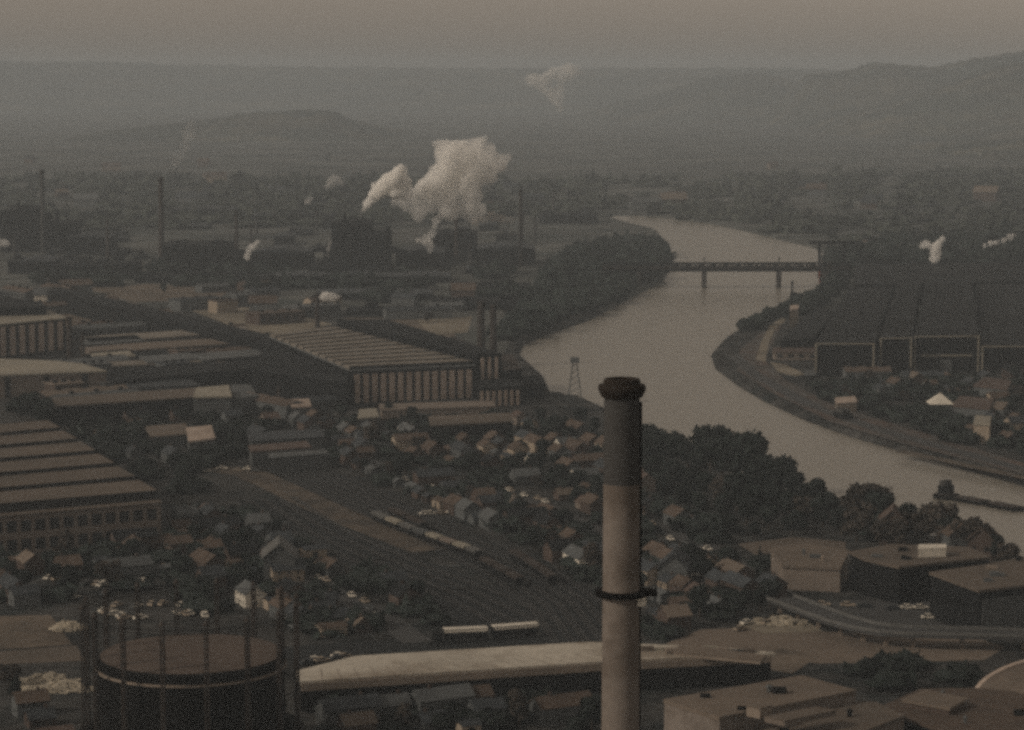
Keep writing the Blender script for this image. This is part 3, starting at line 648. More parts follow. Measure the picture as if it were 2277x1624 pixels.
chimney(240,490,580,6,'short thin chimney between the far left works and the tall dark chimney')
chimney(620,860,912,7,'thin dark vent pipe inside the open-sided shed', name='vent_pipe')

# the tall foreground chimney ------------------------------------------------
CYd = 318.0; cx = D(1383,880,CYd).x
root = empty('tall_chimney', (cx, CYd, 0)); zt = D(1383,842,CYd).z
def rr(px): return px/2/F*CYd
zc = D(1383,1075,CYd).z; zr = D(1383,885,CYd).z; zr2 = D(1383,862,CYd).z
rbase = rr(86); rtop = rr(80)
rz_ = lambda z: rtop + (rbase-rtop)*min(1.6,(zt-z)/45)
MB().lathe([(rz_(0)*1.3,-.3),(rz_(40)*1.05,40),(rz_(75),75),(rz_(zc),zc)],64,cap=True).build('lower_shaft',M['stackpale'],root)
MB().lathe([(rz_(zc),zc+.005),(rz_(zr),zr)],64).build('upper_shaft',M['stackgrey'],root)
MB().lathe([(rz_(zr)*1.0,zr+.01),(rr(92),zr+.15),(rr(106),zr2-.35),(rr(108),zr2),(rr(104),zr2+.35),(rr(84),zr2+.5),(rr(82),zt-.25),(rr(78),zt),(rr(60),zt),(rr(58),zt-2)],64).build('cap',M['soot'],root)
# platform ring + lamp box
zp = D(1383,1318,CYd).z
pl = MB(); pl.lathe([(rr(84),zp-.3),(rr(116),zp-.3),(rr(118),zp+.35),(rr(84),zp+.35)],48,cap=False)
plo = pl.build('platform_ring',M['iron'],root)
x1 = (1464-1383)/F*CYd
MB().box(rr(80),x1,-1.1,1.1,zp-.29,zp+.34).build('platform_arm',M['iron'],root)
hb = MB()
for x in (rr(100),x1-.1):
    for s in (-.85,.85): hb.box(x-.04,x+.04,s-.04,s+.04,zp+.2,zp+.95)
hb.box(rr(95),x1,-.89,-.83,zp+.55,zp+.62); hb.build('railing',M['iron'],root)
xb=(1429-1383)/F*CYd
MB().box(xb-.55,xb+.55,-1.6,-.95,zp-1.45,zp-.35).build('lamp_box',M['white'],root)
ld_ = MB()
for s in (-.22,.22): ld_.box(rtop*.98-.0,rtop*.98+.35,s-.03,s+.03,20,zr-.5)
k=70
while k<zr-1: ld_.box(rtop*.98+.3,rtop*.98+.34,-.2,.2,k,k+.04); k+=.4
ld_.build('ladder',M['iron'],root)
tag(root,'tall foreground chimney, grey above and pale beige below, with sooty flared rim','chimney')

# ------------------------------------------------------------------ gas holder
gc = G(425,1452,27); GR = 21.5
root = empty('gas_holder', (gc.x,gc.y,0)); FR_=24.8
b=MB(); b.lathe([(GR,-.3),(GR,25.2),(GR+.25,25.4),(GR+.25,26.2),(GR-.6,26.9)],72,cap=False); b.build('bell',M['tank'],root)
MB().lathe([(GR-.6,26.9),(GR*.8,27.3),(GR*.45,27.6),(.3,27.8)],72,cap=True).build('crown_plate',M['tanktop'],root)
MB().lathe([(GR+.02,24.0),(GR+.5,24.0),(GR+.5,24.5),(GR+.02,24.5)],72,cap=False).build('lift_ring',M['concdark'],root)
for q in (6,14): MB().lathe([(GR+.02,q),(GR+.4,q),(GR+.4,q+.5),(GR+.02,q+.5)],72,cap=False).build('lift_ring',M['iron'],root)
MB().lathe([(FR_+1.2,-.3),(FR_+1.2,9),(FR_+.4,9.2),(FR_-1.2,9.0),(FR_-1.2,-.2)],72,cap=False).build('water_tank',M['tank'],root)
TH=38.5
angs=[R(-75+22.5*k) for k in range(16)]
for k,a in enumerate(angs):
    c=MB(); x,y=FR_*math.cos(a),FR_*math.sin(a); rx,ry=math.cos(a),math.sin(a); tx,ty=-ry,rx
    cs=[]
    for s,u in ((-.4,-.4),(.4,-.4),(.4,.4),(-.4,.4)): cs.append((x+tx*s+rx*u,y+ty*s+ry*u))
    for (px_,py_) in cs: c.bar((px_,py_,9),(px_,py_,TH),.17)
    n=14
    for i in range(n):
        z0=9+(TH-9)*i/n; z1=9+(TH-9)*(i+1)/n
        for j in range(4): p0,p1=cs[j],cs[(j+1)%4]; c.bar((*p0,z0),(*p1,z1),.14); c.bar((*p0,z1),(*p1,z1),.12)
    c.lathe([(.5,TH),(.75,TH+.2),(.2,TH+1.3)],8,x,y)
    c.build('guide_column',M['stack'],root)
for zz_ in (TH-1.0, 28.5, 19):
    c=MB()
    for k in range(16):
        a0,a1=angs[k],angs[(k+1)%16]; p0=(FR_*math.cos(a0),FR_*math.sin(a0)); p1=(FR_*math.cos(a1),FR_*math.sin(a1))
        if zz_==28.5: continue
        c.bar((*p0,zz_),(*p1,zz_),.16); c.bar((*p0,zz_-.9),(*p1,zz_-.9),.12)
    if c.v: c.build('ring_girder',M['iron'],root)
tag(root,'black gas holder with flat brown top inside a ring of lattice guide columns','gas holder')
occ([(gc.x+28*math.cos(t),gc.y+28*math.sin(t)) for t in np.linspace(0,6.28,20)])

# ------------------------------------------------------------------ hazy steelworks on the left bank
FAR = [ # left px, right px, top py, base py, depth m, roof type, label
 (738,822,497,607,60,'flat','tall black blast furnace house below the big white plume'),
 (822,866,520,607,50,'flat','lower dark block on the right of the blast furnace house'),
 (360,505,545,602,60,'flat','wide dark mill block around the foot of the tall dark chimney'),
 (505,600,570,605,50,'flat','low dark block right of the wide mill block'),
 (560,690,552,598,50,'gable','gabled hazy hall between the wide mill block and the furnace house'),
 (240,300,588,622,40,'flat','small dark building with reddish upper part left of the wide mill block'),
 (600,1000,612,630,45,'gable','long low dark shed under the blast furnace house'),
 (300,600,616,630,40,'flat','long low dark shed left of the blast furnace house'),
 (965,1060,520,580,60,'flat','hazy dark block at the foot of the thin plume chimney'),
 (1060,1190,545,590,60,'gable','hazy gabled hall below the tallest thin chimney'),
 (0,60,470,560,80,'flat','dim tall furnace block at the far left edge'),
 (60,150,500,560,80,'flat','dim lower furnace block beside the far left edge'),
 (150,240,520,566,60,'gable','dim gabled hall between the furnace blocks and the tall dark chimney'),
 (30,120,575,610,50,'gable','hazy long hall at the left edge above the yard'),
 (120,236,590,622,50,'flat','hazy flat hall left of the reddish topped building'),
 (880,990,555,592,60,'gable','hazy gabled hall right of the black furnace house'),
 (1000,1180,640,655,50,'flat','low dark shed above the wooded left bank'),
 (700,960,650,668,40,'gable','long low shed behind the striped mill'),
 (960,1180,672,690,40,'flat','low flat shed near the wooded river bank'),
 (770,900,690,702,30,'flat','narrow shed directly behind the striped mill'),
 (380,520,462,484,60,'gable','very faint long hall behind the tall dark chimney'),
 (640,740,478,500,60,'flat','faint low hall left of the plume'),
 (1200,1330,478,498,60,'flat','faint low hall near the far end of the river'),
]
rs_=random.Random(77)
XS=sorted(rs_.uniform(-20,1300) for _ in range(46))
for q,x in enumerate(XS):
    bs=rs_.uniform(468,618); sc_=160/((bs-165)/F)/2000
    wd=rs_.uniform(18,75)/sc_; hh_=rs_.choice([9,14,20,30,12])/sc_
    if 1180<x and bs>500: continue
    FAR.append((x,x+wd,bs-hh_,bs,rs_.uniform(25,50),rs_.choice(['flat','gable','flat']),'hazy dark works block, %s from the left in the smoky belt'%ordw(q)))
for x0,x1,t,bs,dep,kind,lab in FAR:
    a=G(x0,bs); b2=G(x1,bs); h=D(x0,t,a.y).z; W=b2.x-a.x
    root=empty('steelworks_building',(a.x,a.y,0)); 
    if kind=='gable':
        n=max(1,int(W/45)); hh=h*.8; MB().box(0,W,0,dep,-.5,hh).build('wall',M['darkwall'],root); rb=MB()
        for i in range(n):
            w0,w1=W*i/n,W*(i+1)/n; rb.add([(w0,-.5,hh+.02),(w1,-.5,hh+.02),(w1,dep+.5,hh+.02),(w0,dep+.5,hh+.02),((w0+w1)/2,-.5,h),((w0+w1)/2,dep+.5,h)],[(0,3,2,1),(0,1,4),(2,3,5),(1,2,5,4),(3,0,4,5)])
        rb.build('roof',M['slateroof'],root)
    else:
        MB().box(0,W,0,dep,-.5,h-1.2).build('wall',M['darkwall'],root)
        rb=MB().box(-.5,W+.5,-.5,dep+.5,h-1.18,h); rr_=random.Random(int(x0))
        for i in range(int(W/25)+1):
            xx=rr_.uniform(0,W*.8); rb.box(xx,xx+W*.12+2,dep*.3,dep*.6,h+.01+i*.01,h+rr_.uniform(1.5,4.5))
        rb.build('roof',M['darkroof'],root)
    tag(root,lab,'steelworks','steelworks buildings in the haze'); occ([(a.x,a.y),(b2.x,a.y),(b2.x,a.y+dep),(a.x,a.y+dep)],4)
XS=sorted(rs_.uniform(0,1300) for _ in range(16))
for q,x in enumerate(XS):
    bs=rs_.uniform(480,600); chimney(x,bs-rs_.uniform(30,75),bs,rs_.uniform(4,6),'slim hazy stack, %s from the left in the smoky belt'%ordw(q),'stackgrey',group='slim hazy stacks of the works')
# sloping conveyor from the furnace house
p0=D(850,548,G(850,603).y+20); p1=D(1000,603,p0.y-20); root=empty('conveyor_bridge',(p0.x,p0.y,0))
mb=MB(); mb.bar((0,0,p0.z),(p1.x-p0.x,p1.y-p0.y,3),4,4.5); mb.build('gallery',M['darkwall'],root)
for f in (.25,.5,.75):
    x=(p1.x-p0.x)*f; y=(p1.y-p0.y)*f; z=p0.z*(1-f)+3*f; q=MB(); q.bar((x-3,y,-.5),(x,y,z-2.4),.9); q.bar((x+3,y,-.5),(x,y,z-2.4),.9); q.build('trestle',M['iron'],root)
tag(root,'dark conveyor gallery sloping down to the right from the blast furnace house','conveyor')
for k,(x,t,bs,wp) in enumerate([(20,520,560,16),(48,450,560,12),(110,470,560,22),(132,462,560,10),(768,470,603,8)]):
    a=G(x,bs); h=D(x,t,a.y).z; r=wp/2/F*a.y; root=empty('hot_blast_stove',(a.x,a.y-6,0))
    MB().lathe([(r,-.5),(r,h*.8)],16).build('shell',M['darkwall'],root); MB().lathe([(r,h*.8),(r*.9,h*.9),(r*.5,h*.98),(.3,h)],16).build('dome',M['iron'],root)
    tag(root,['squat domed stove at the far left edge','tallest domed stove of the far left furnaces','wide domed stove left of the pale hazy chimney foot','slim domed stove near the pale hazy chimney','slim domed stove rising from the black furnace house'][k],'stove')

# ------------------------------------------------------------------ boats
def boat(px,py,px2,py2,wid,h,label,name,cat,cab=True,m='iron',deck='stack'):
    a,b2=G(px,py,WZ),G(px2,py2,WZ); L=(b2-a).length; rz=math.atan2(b2.y-a.y,b2.x-a.x); root=empty(name,a,rz); n=12; v=[];
    out=[]
    for i in range(n+1):
        t=i/n; w_=wid/2*min(1,(1-abs(2*t-1))*6)**.5 if 0<t<1 else wid*.12; out.append((L*t,w_))
    ring=[(x,y) for x,y in out]+[(x,-y) for x,y in out[::-1]]
    k=len(ring); mb=MB(); mb.add([(x,y*.85,-.8) for x,y in ring]+[(x,y,h) for x,y in ring],[tuple(range(k)),tuple(range(k,2*k))[::-1]]+[(i,i+k,(i+1)%k+k,(i+1)%k) for i in range(k)]); mb.build('hull',M[m],root)
    MB().box(L*.1,L*.9,-wid*.36,wid*.36,h+.01,h+.35).build('hatch_deck',M[deck],root)
    if cab: MB().box(L*.25,L*.7,-wid*.33,wid*.33,h+.36,h+3.4).build('wheelhouse',M['darkwall'],root); MB().box(L*.3,L*.6,-wid*.28,wid*.28,h+3.41,h+5.4).build('upper_cabin',M['stackgrey'],root)
    tag(root,label,cat); return root
boat(2086,1106,2122,1112,8,1.8,'dark tugboat with stacked cabins pushing on the river at the right','tugboat','tugboat')
boat(2124,1111,2196,1124,7,1.3,'dark low barge directly behind the tugboat','barge','barge',False)
boat(2198,1124,2272,1138,7,1.3,'dark low barge at the end of the tow, nearest the picture edge','barge','barge',False)
boat(1852,938,1900,952,8,2.2,'dark moored barge at the right bank, left one with a raised bow','barge','barge',True)
boat(1905,955,1980,972,9,2.2,'dark moored barge at the right bank, right one','barge','barge',False)

# ------------------------------------------------------------------ trees
def crown_mesh(seed, n, rx, rz_, z0, m, lobes=9, leaf=.55):
    rs=np.random.RandomState(seed); L=[]
    for i in range(lobes):
        a=rs.rand()*6.28; u=rs.rand(); L.append((math.cos(a)*rx*.62*u**.5, math.sin(a)*rx*.62*u**.5, z0+rz_*(.25+rs.rand()*.8), rx*(.34+rs.rand()*.28)))
    L.append((0,0,z0+rz_*.7,rx*.6)); mb=MB()
    for i in range(n):
        cx_,cy_,cz_,r=L[rs.randint(len(L))]; d=rs.randn(3); d/=np.linalg.norm(d); q=r*(.72+.36*rs.rand())
        c=np.array([cx_,cy_,cz_])+d*q*np.array([1,1,.85]); u=rs.randn(3); u/=np.linalg.norm(u); v=np.cross(u,d+rs.randn(3)*.5); v/=np.linalg.norm(v)+1e-6; s=leaf*(.6+rs.rand()*.8)
        mb.add([c-u*s,c+v*s*.8,c+u*s,c-v*s*.8],[(0,1,2,3)])
    for (x,y,z,r) in L:   # inner clump bodies keep the crown from being hollow
        vs=[];fs=[];na_,nb_=7,5
        for j in range(nb_+1):
            for i in range(na_): 
                th=math.pi*j/nb_; ph=6.28*i/na_; k=.72*(1+.18*rs.randn()); vs.append((x+r*k*math.sin(th)*math.cos(ph),y+r*k*math.sin(th)*math.sin(ph),z+r*.8*k*math.cos(th)))
        for j in range(nb_):
            for i in range(na_): fs.append((j*na_+i,(j+1)*na_+i,(j+1)*na_+(i+1)%na_,j*na_+(i+1)%na_))
        mb.add(vs,fs)
    return mb.mesh('crown',m)
def trunk_mesh(seed,h):
    rs=np.random.RandomState(seed); mb=MB(); mb.lathe([(.42,-.3),(.3,h*.4),(.18,h)],8)
    for i in range(4):
        a=rs.rand()*6.28; mb.bar((0,0,h*(.45+.1*i)),(math.cos(a)*2.2,math.sin(a)*2.2,h*(.8+.1*i)),.16)
    return mb.mesh('trunk',M['bark'])
TREES=[]
for i,(n,rx,rz_,z0,m,w_) in enumerate([(900,4.6,6.5,2.6,'leaf','round dark green'),(900,3.8,8.2,2.4,'leaf','tall dark green'),(800,4.8,5.6,2.4,'leafb','broad brownish'),
        (700,3.2,7.2,2.0,'leafb','narrow brownish'),(900,5.4,6.6,2.4,'leaf','spreading dark green'),(500,2.6,4.0,1.2,'leaf','small dark green')]):
    TREES.append((crown_mesh(i+10,n,rx,rz_,z0,M[m]),trunk_mesh(i,z0+rz_*.5),w_))
TREE_N=0
def tree(x,y,s,v,label,group,z=0):
    root=empty('tree',(x,y,z),random.random()*6.28); root.scale=(s,s,s*random.uniform(.9,1.15))
    c=bpy.data.objects.new('crown',TREES[v][0]); SC.collection.objects.link(c); c.parent=root
    t=bpy.data.objects.new('trunk',TREES[v][1]); SC.collection.objects.link(t); t.parent=root
    tag(root,label,'tree',group)
# riverside belt right of the chimney: (px, base py, crown height px)
BELT=[(1435,1010,70),(1455,1020,62),(1480,1035,68),(1505,1040,72),(1530,1050,66),(1560,1062,72),(1580,1070,105),(1605,1080,118),(1632,1085,122),(1660,1092,112),(1688,1100,92),(1712,1105,62),(1740,1112,84),
 (1765,1120,66),(1795,1130,52),(1812,1136,76),(1835,1145,54),(1860,1150,46),(1885,1160,60),(1905,1170,84),(1930,1178,96),(1958,1184,84),(2012,1200,90),(2035,1205,70),(2060,1212,70),(2085,1218,92),(2110,1222,72),(2148,1230,66),
 (2160,1232,84),(2190,1240,86),(2215,1248,60),
 (1500,1090,60),(1540,1105,66),(1570,1110,60),(1600,1125,70),(1640,1135,74),(1680,1140,70),(1720,1150,70),(1755,1160,62),(1790,1168,58),(1830,1178,64),(1870,1190,60),(1905,1205,66),(1480,1120,56),(1520,1135,52),(1560,1150,58),(1610,1160,60),
 (1660,1170,62),(1710,1180,58),(1760,1192,50),(1960,1215,70),(2000,1222,76),(1450,1075,60),(1440,1045,62),(2240,1262,50),(1620,1195,50),(1680,1200,46)]
def nm(i): return ordw(i)
BELT.sort(key=lambda q:q[0])
for i,(px,py,hp) in enumerate(BELT):
    p=G(px,py); h=hp/F*p.y; brown=1880<px<2240 and random.random()<.55 or random.random()<.12
    v=random.choice([2,3] if brown else [0,0,1,4]); s=h/{0:10.2,1:11.5,2:9.0,3:10.2,4:10.0,5:6}[v]
    tree(p.x,p.y,s,v,'%s tree, %s from the left in the near bank belt'%(TREES[v][2],nm(i)),'trees of the near river bank belt')
    occ([(p.x-7,p.y-7),(p.x+7,p.y-7),(p.x+7,p.y+7),(p.x-7,p.y+7)])
# trees left of the chimney in the town and single ones
SINGLE=[(865,930,34,1,'tall dark tree in front of the striped mill facade'),(1000,950,30,0,'dark tree right of the long brown works building front'),(70,950,75,4,'big dark tree left, above the sawtooth factory roof'),(95,960,70,0,'second big dark tree beside the one above the sawtooth roof'),
 (45,945,60,4,'dark tree at the left edge above the sawtooth factory'),(440,960,34,1,'narrow dark tree next to the pale pink block'),(1712,1352,60,4,'large round dark tree at the start of the raised road'),(1690,1358,42,0,'smaller dark tree beside the large one at the raised road'),
 (1660,1350,36,5,'small bush-like tree left of the trees at the raised road'),(1435,985,45,1,'tall dark tree just right of the chimney against the water'),(928,1332,46,0,'round dark tree above the rail yard middle'),(820,1340,48,4,'wide dark tree left of the round one above the rail yard'),
 (560,1310,40,0,'dark tree behind the right side of the gas holder'),(120,1300,44,4,'dark tree behind the left field'),(60,1310,40,0,'dark tree at the left edge behind the field'),(1230,960,34,0,'dark tree near the river left of the chimney top'),
 (1290,950,38,4,'broad dark tree left of the chimney rim'),(1320,965,40,1,'tall dark tree touching the chimney rim outline'),(1215,985,36,0,'dark tree below the river lattice tower, left one'),(1265,990,38,4,'dark tree below the river lattice tower, right one')]
for px,py,hp,v,lab in SINGLE:
    p=G(px,py); h=hp/F*p.y; tree(p.x,p.y,h/{0:10.2,1:11.5,2:9.0,3:10.2,4:10.0,5:6}[v],v,lab,'single trees of the town'); occ([(p.x-6,p.y-6),(p.x+6,p.y-6),(p.x+6,p.y+6),(p.x-6,p.y+6)])

# far woods: masses nobody could count ---------------------------------------
def woods(poly, step, hgt, name, seed, m='leaf', dens=1.0):
    rs=np.random.RandomState(seed); W=[tuple(G(x,y)[:2]) for x,y in poly]; xs=[p[0] for p in W]; ys=[p[1] for p in W]; mb=MB()
    y=min(ys)
    while y<max(ys):
        x=min(xs)
        while x<max(xs):
            xx,yy_=x+rs.randn()*step*.4,y+rs.randn()*step*.4; x+=step
            if not inpoly(xx,yy_,W) or rs.rand()>dens or not occfree(xx,yy_,2): continue
            r=step*(.5+.35*rs.rand()); h=hgt*(.7+.5*rs.rand()); vs=[];fs=[]; na_,nb_=6,4
            for j in range(nb_+1):
                for i in range(na_):
                    th=math.pi*j/nb_; ph=6.28*i/na_; k=1+.22*rs.randn(); vs.append((xx+r*k*math.sin(th)*math.cos(ph),yy_+r*k*math.sin(th)*math.sin(ph),h*.5+h*.5*k*math.cos(th)))
            for j in range(nb_):
                for i in range(na_): fs.append((j*na_+i,(j+1)*na_+i,(j+1)*na_+(i+1)%na_,j*na_+(i+1)%na_))
            mb.add(vs,fs)
            for _ in range(16):
                d=rs.randn(3); d/=np.linalg.norm(d); c=np.array([xx,yy_,h*.5])+d*np.array([r,r,h*.5])*1.02; u=rs.randn(3)*r*.22; v=rs.randn(3)*r*.22
                mb.add([c-u,c+v,c+u,c-v],[(0,1,2,3)])
        y+=step
    if mb.v: o=mb.build(name,M[m]); tag(o,kind='stuff'); return o
woods([(1175,715),(1200,655),(1230,600),(1290,560),(1400,540),(1455,545),(1490,580),(1478,612),(1400,655),(1300,706),(1210,738),(1150,765),(1120,775),(1110,750)],13,9,'woodland',3,dens=.75)
woods([(1845,560),(1845,600),(1835,650),(1770,680),(1700,712),(1660,735),(1690,732),(1760,712),(1800,695),(1850,665),(1900,600),(1900,565)],10,7,'riverside_scrub',4,dens=.8)
woods([(1650,858),(1710,893),(1800,935),(1890,968),(2000,1000),(2150,1043),(2277,1078),(2277,1068),(2150,1033),(2000,992),(1800,925),(1700,880),(1640,835)],7,2.0,'riverside_scrub',5,dens=.45)
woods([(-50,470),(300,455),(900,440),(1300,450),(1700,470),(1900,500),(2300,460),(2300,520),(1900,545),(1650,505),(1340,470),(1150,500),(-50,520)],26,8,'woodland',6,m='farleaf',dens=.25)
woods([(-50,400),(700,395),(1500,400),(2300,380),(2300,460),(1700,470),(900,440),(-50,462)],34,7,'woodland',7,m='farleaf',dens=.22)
woods([(-50,600),(300,605),(1100,605),(1180,640),(1100,700),(900,690),(500,640),(-50,640)],22,8,'woodland',8,dens=.15)
woods([(1880,560),(2300,530),(2300,600),(1880,600)],26,12,'woodland',9,dens=.6)

woods([(640,940),(1000,935),(1300,945),(1440,1020),(1440,1400),(1330,1400),(1000,1150),(700,1020)],8,4,'undergrowth',21,dens=.3)
woods([(1430,1010),(1560,1050),(1750,1110),(2060,1210),(2240,1250),(1900,1230),(1650,1200),(1430,1160)],7,6,'undergrowth',22,dens=.75)
woods([(1430,1160),(1900,1220),(1700,1300),(1750,1340),(1650,1400),(1430,1420)],8,4,'undergrowth',23,dens=.3)
woods([(-20,1245),(350,1200),(420,1130),(600,1120),(900,1290),(1010,1400),(690,1460),(640,1380),(180,1330),(-20,1360)],8,4,'undergrowth',24,dens=.3)
woods([(120,925),(640,930),(560,1040),(480,1035),(400,1110),(300,1060),(130,960)],9,5,'undergrowth',25,dens=.4)
woods([(1940,850),(2300,840),(2300,1020),(2120,985),(1960,940),(1760,860)],9,4.5,'undergrowth',26,dens=.4)
woods([(690,1545),(1330,1500),(1330,1660),(690,1660)],6,3.5,'undergrowth',27,dens=.3)
woods([(1900,1480),(2170,1470),(2160,1535),(1950,1540),(1850,1505)],7,4,'undergrowth',28,dens=.5)
woods([(1000,1270),(1330,1400),(1330,1425),(1100,1400),(980,1330)],9,3,'undergrowth',29,dens=.25)
# ------------------------------------------------------------------ houses
def shed_proto(kind, wall, roof):
    if kind>=9:
        L,W,h={9:(5,4,2.5),10:(8,4.5,2.8)}[kind]; root=empty('hut'); MB().box(-L/2,L/2,-W/2,W/2,-.3,h).build('wall',M[wall],root)
        MB().gable(-L/2,L/2,-W/2,W/2,h+.02,.9,.3,.15).build('roof',M[roof],root); MB().box(-.9,.9,-W/2-.07,-W/2+.02,0,2).build('door',M['darkwall'],root); index_kids(root); return root
    L,W,h={5:(24,11,4.5),6:(44,12,6),7:(16,12,8),8:(34,18,7)}[kind]; root=empty('industrial_shed')
    MB().box(-L/2,L/2,-W/2,W/2,-.3,h).build('wall',M[wall],root)
    if kind in (6,5):
        g=MB(); g.add([(-L/2,-W/2,h+.01),(L/2,-W/2,h+.01),(L/2,W/2,h+.01),(-L/2,W/2,h+.01),(-L/2,0,h+2),(L/2,0,h+2)],[(0,3,2,1),(0,4,3),(1,2,5)]); g.build('gable',M[wall],root)
        rf=MB().gable(-L/2,L/2,-W/2,W/2,h+.05,2,.4,.2).build('roof',M[roof],root)
    else: rf=MB().box(-L/2-.4,L/2+.4,-W/2-.4,W/2+.4,h+.01,h+.7).build('roof',M[roof],root)
    for k in range(3): x=L*(-.3+.3*k); MB().box(x-.9,x+.9,-.9,.9,h+.71,h+(3.4 if kind in (5,6) else 2)).build('roof_vent',M['iron'],rf)
    for k in range(int(L/6)): 
        x=-L/2+3+k*6; MB().box(x-1.6,x+1.6,-W/2-.08,-W/2+.02,h*.35,h*.75).build('window',M['glass'],root)
    index_kids(root); return root
def house_proto(kind, wall, roof, detail):
    if kind>=5: return shed_proto(kind,wall,roof)
    L,W,h,rh={0:(11,8,5.2,2.8),1:(14,9,5.6,3.2),2:(9,7.5,3.2,2.6),3:(20,9,6.2,3.0),4:(10,10,6.0,3.4)}[kind]
    root=empty('house'); MB().box(-L/2,L/2,-W/2,W/2,-.3,h).build('wall',M[wall],root)
    g=MB(); g.add([(-L/2,-W/2,h+.01),(L/2,-W/2,h+.01),(L/2,W/2,h+.01),(-L/2,W/2,h+.01),(-L/2,0,h+rh),(L/2,0,h+rh)],[(0,3,2,1),(0,4,3),(1,2,5)]); g.build('gable',M[wall],root)
    rf=MB().gable(-L/2,L/2,-W/2,W/2,h+.05,rh,.5,.25).build('roof',M[roof],root)
    MB().box(L*.2,L*.2+.9,-.45,.45,h+rh*.5,h+rh+1.3).build('chimney',M['brick'],rf)
    if detail:
        for x in (-L*.3,0.02*L,L*.3):
            MB().box(x-.55,x+.55,-W/2-.06,-W/2+.02,1.0,2.3).build('window',M['glass'],root)
            if h>5: MB().box(x-.55,x+.55,-W/2-.06,-W/2+.02,3.6,4.8).build('window',M['glass'],root)
        for x in (-L/2,L/2): MB().box(x-.06,x+.06,-.6,.6,1.1,2.4).build('window',M['glass'],root)
        MB().box(-L*.14-.5,-L*.14+.5,-W/2-.07,-W/2+.02,0,2.1).build('door',M['darkwall'],root)
    index_kids(root); return root
COMB=[('greywall','slateroof','grey','slate'),('brick','umberroof','brown brick','umber'),('brick','slateroof','brown brick','slate'),('cream','slateroof','cream','slate'),('greywall','umberroof','grey','umber'),
      ('beige','redroof','beige','reddish'),('cream','umberroof','cream','umber'),('greywall','greyroof','grey','light grey'),('brick','darkroof','brown brick','black'),('brick','brownroof2','brick','tan'),('white','greyroof','white','light grey')]
WTS=[14,13,12,7,13,7,7,10,11,7,5]
SIZE={0:'small',1:'mid-sized',2:'low',3:'long',4:'square',5:'short',6:'long',7:'boxy',8:'wide'}
PROT={}
def get_proto(kind,ci,det):
    k=(kind,ci,det)
    if k not in PROT: PROT[k]=house_proto(kind,COMB[ci][0],COMB[ci][1],det); PROT[k]['used']=0
    return PROT[k]
HN=0
def put_house(x,y,rz,kind,ci,det,label,group):
    global HN
    p=get_proto(kind,ci,det)
    if p['used']==0: o=p; p['used']=1
    else: o=copy_tree(p)
    if 'used' in o and o is not p: del o['used']
    o.location=(x,y,0); o.rotation_euler[2]=rz; k_=1 if kind>=5 else .74; o.scale=(k_,k_,k_); tag(o,label.replace(' house,',' shed,') if kind>=5 else label,'hut' if kind>=9 else 'shed' if kind>=5 else 'house',group); HN+=kind<5
def town(poly, p0, p1, rowgap, lot, keep, phrase, group, seed, det=False, jitter=.05, treep=.25, kinds=(0,0,1,2,2,3,4), maxn=999):
    rd=random.Random(seed); W=[tuple(G(x,y)[:2]) for x,y in poly]; a=G(*p0); b_=G(*p1); d=(b_-a); d.z=0; d.normalize(); n_=Vector((-d.y,d.x,0))
    us=[Vector((*q,0)).dot(d) for q in W]; vs=[Vector((*q,0)).dot(n_) for q in W]; row=0; v=min(vs)+3; tn=0
    rows=[]
    while v<max(vs):
        u=min(us); L_=[]
        while u<max(us):
            uu=u+rd.uniform(-1.5,1.5); vv=v+rd.uniform(-1.5,1.5); p=d*uu+n_*vv; u+=lot*rd.uniform(.85,1.25)
            if not inpoly(p.x,p.y,W) or not occfree(p.x,p.y,5): continue
            L_.append((p.x,p.y,rd.random()))
        if L_: rows.append(L_)
        v+=rowgap*(1 if len(rows)%2 else .72)
    hn=0
    for r,L_ in enumerate(rows):
        i=0; j=0; u_=0
        for x,y,q in L_:
            if q<keep and hn<maxn:
                kind=rd.choice(kinds); ci=rd.choices(range(len(COMB)),WTS if kind<5 else [10,8,8,0,10,6,6,12,8,10,0])[0]
                rz=math.atan2(d.y,d.x)+(math.pi/2 if rd.random()<.3 else 0)+rd.uniform(-jitter,jitter)
                if math.sin(rz)>0.2 and rd.random()<.5: rz+=math.pi
                put_house(x,y,rz,kind,ci,det,'%s %s house, %s roof, %s in the %s row %s'%(SIZE[kind],COMB[ci][2],COMB[ci][3],ordw(i),ordw(r),phrase),group); i+=1; hn+=1
            elif q>.86 and kinds[0]<5:
                kind=rd.choice([9,10]); ci=rd.choice([0,3,5,6,7,10,2]); put_house(x,y,math.atan2(d.y,d.x),kind,ci,False,'%s hut, %s roof, %s in the %s house row %s'%(COMB[ci][2],COMB[ci][3],ordw(u_),ordw(r),phrase),'small huts and garages'); u_+=1
            elif q<keep+treep:
                v_=rd.choice([0,0,1,2,3,4,5,5]); s=rd.uniform(.55,.95)
                tree(x,y,s,v_,'%s tree, %s in the %s house row %s'%(TREES[v_][2],ordw(j),ordw(r),phrase),'trees among '+group); j+=1
town([(660,935),(1000,935),(1300,945),(1400,985),(1440,1020),(1440,1180),(1425,1320),(1330,1330),(1180,1240),(1000,1160),(850,1095),(700,1030),(640,990)],(650,1060),(1330,1400),14,11.5,.5,'right of the railway','houses between railway and river',1,det=False,treep=.24)
town([(1430,1120),(1650,1180),(1900,1200),(1700,1205),(1690,1290),(1790,1300),(1760,1330),(1680,1380),(1430,1420)],(650,1060),(1330,1400),14,11.5,.62,'right of the chimney','houses right of the chimney',2,det=True,treep=.25)
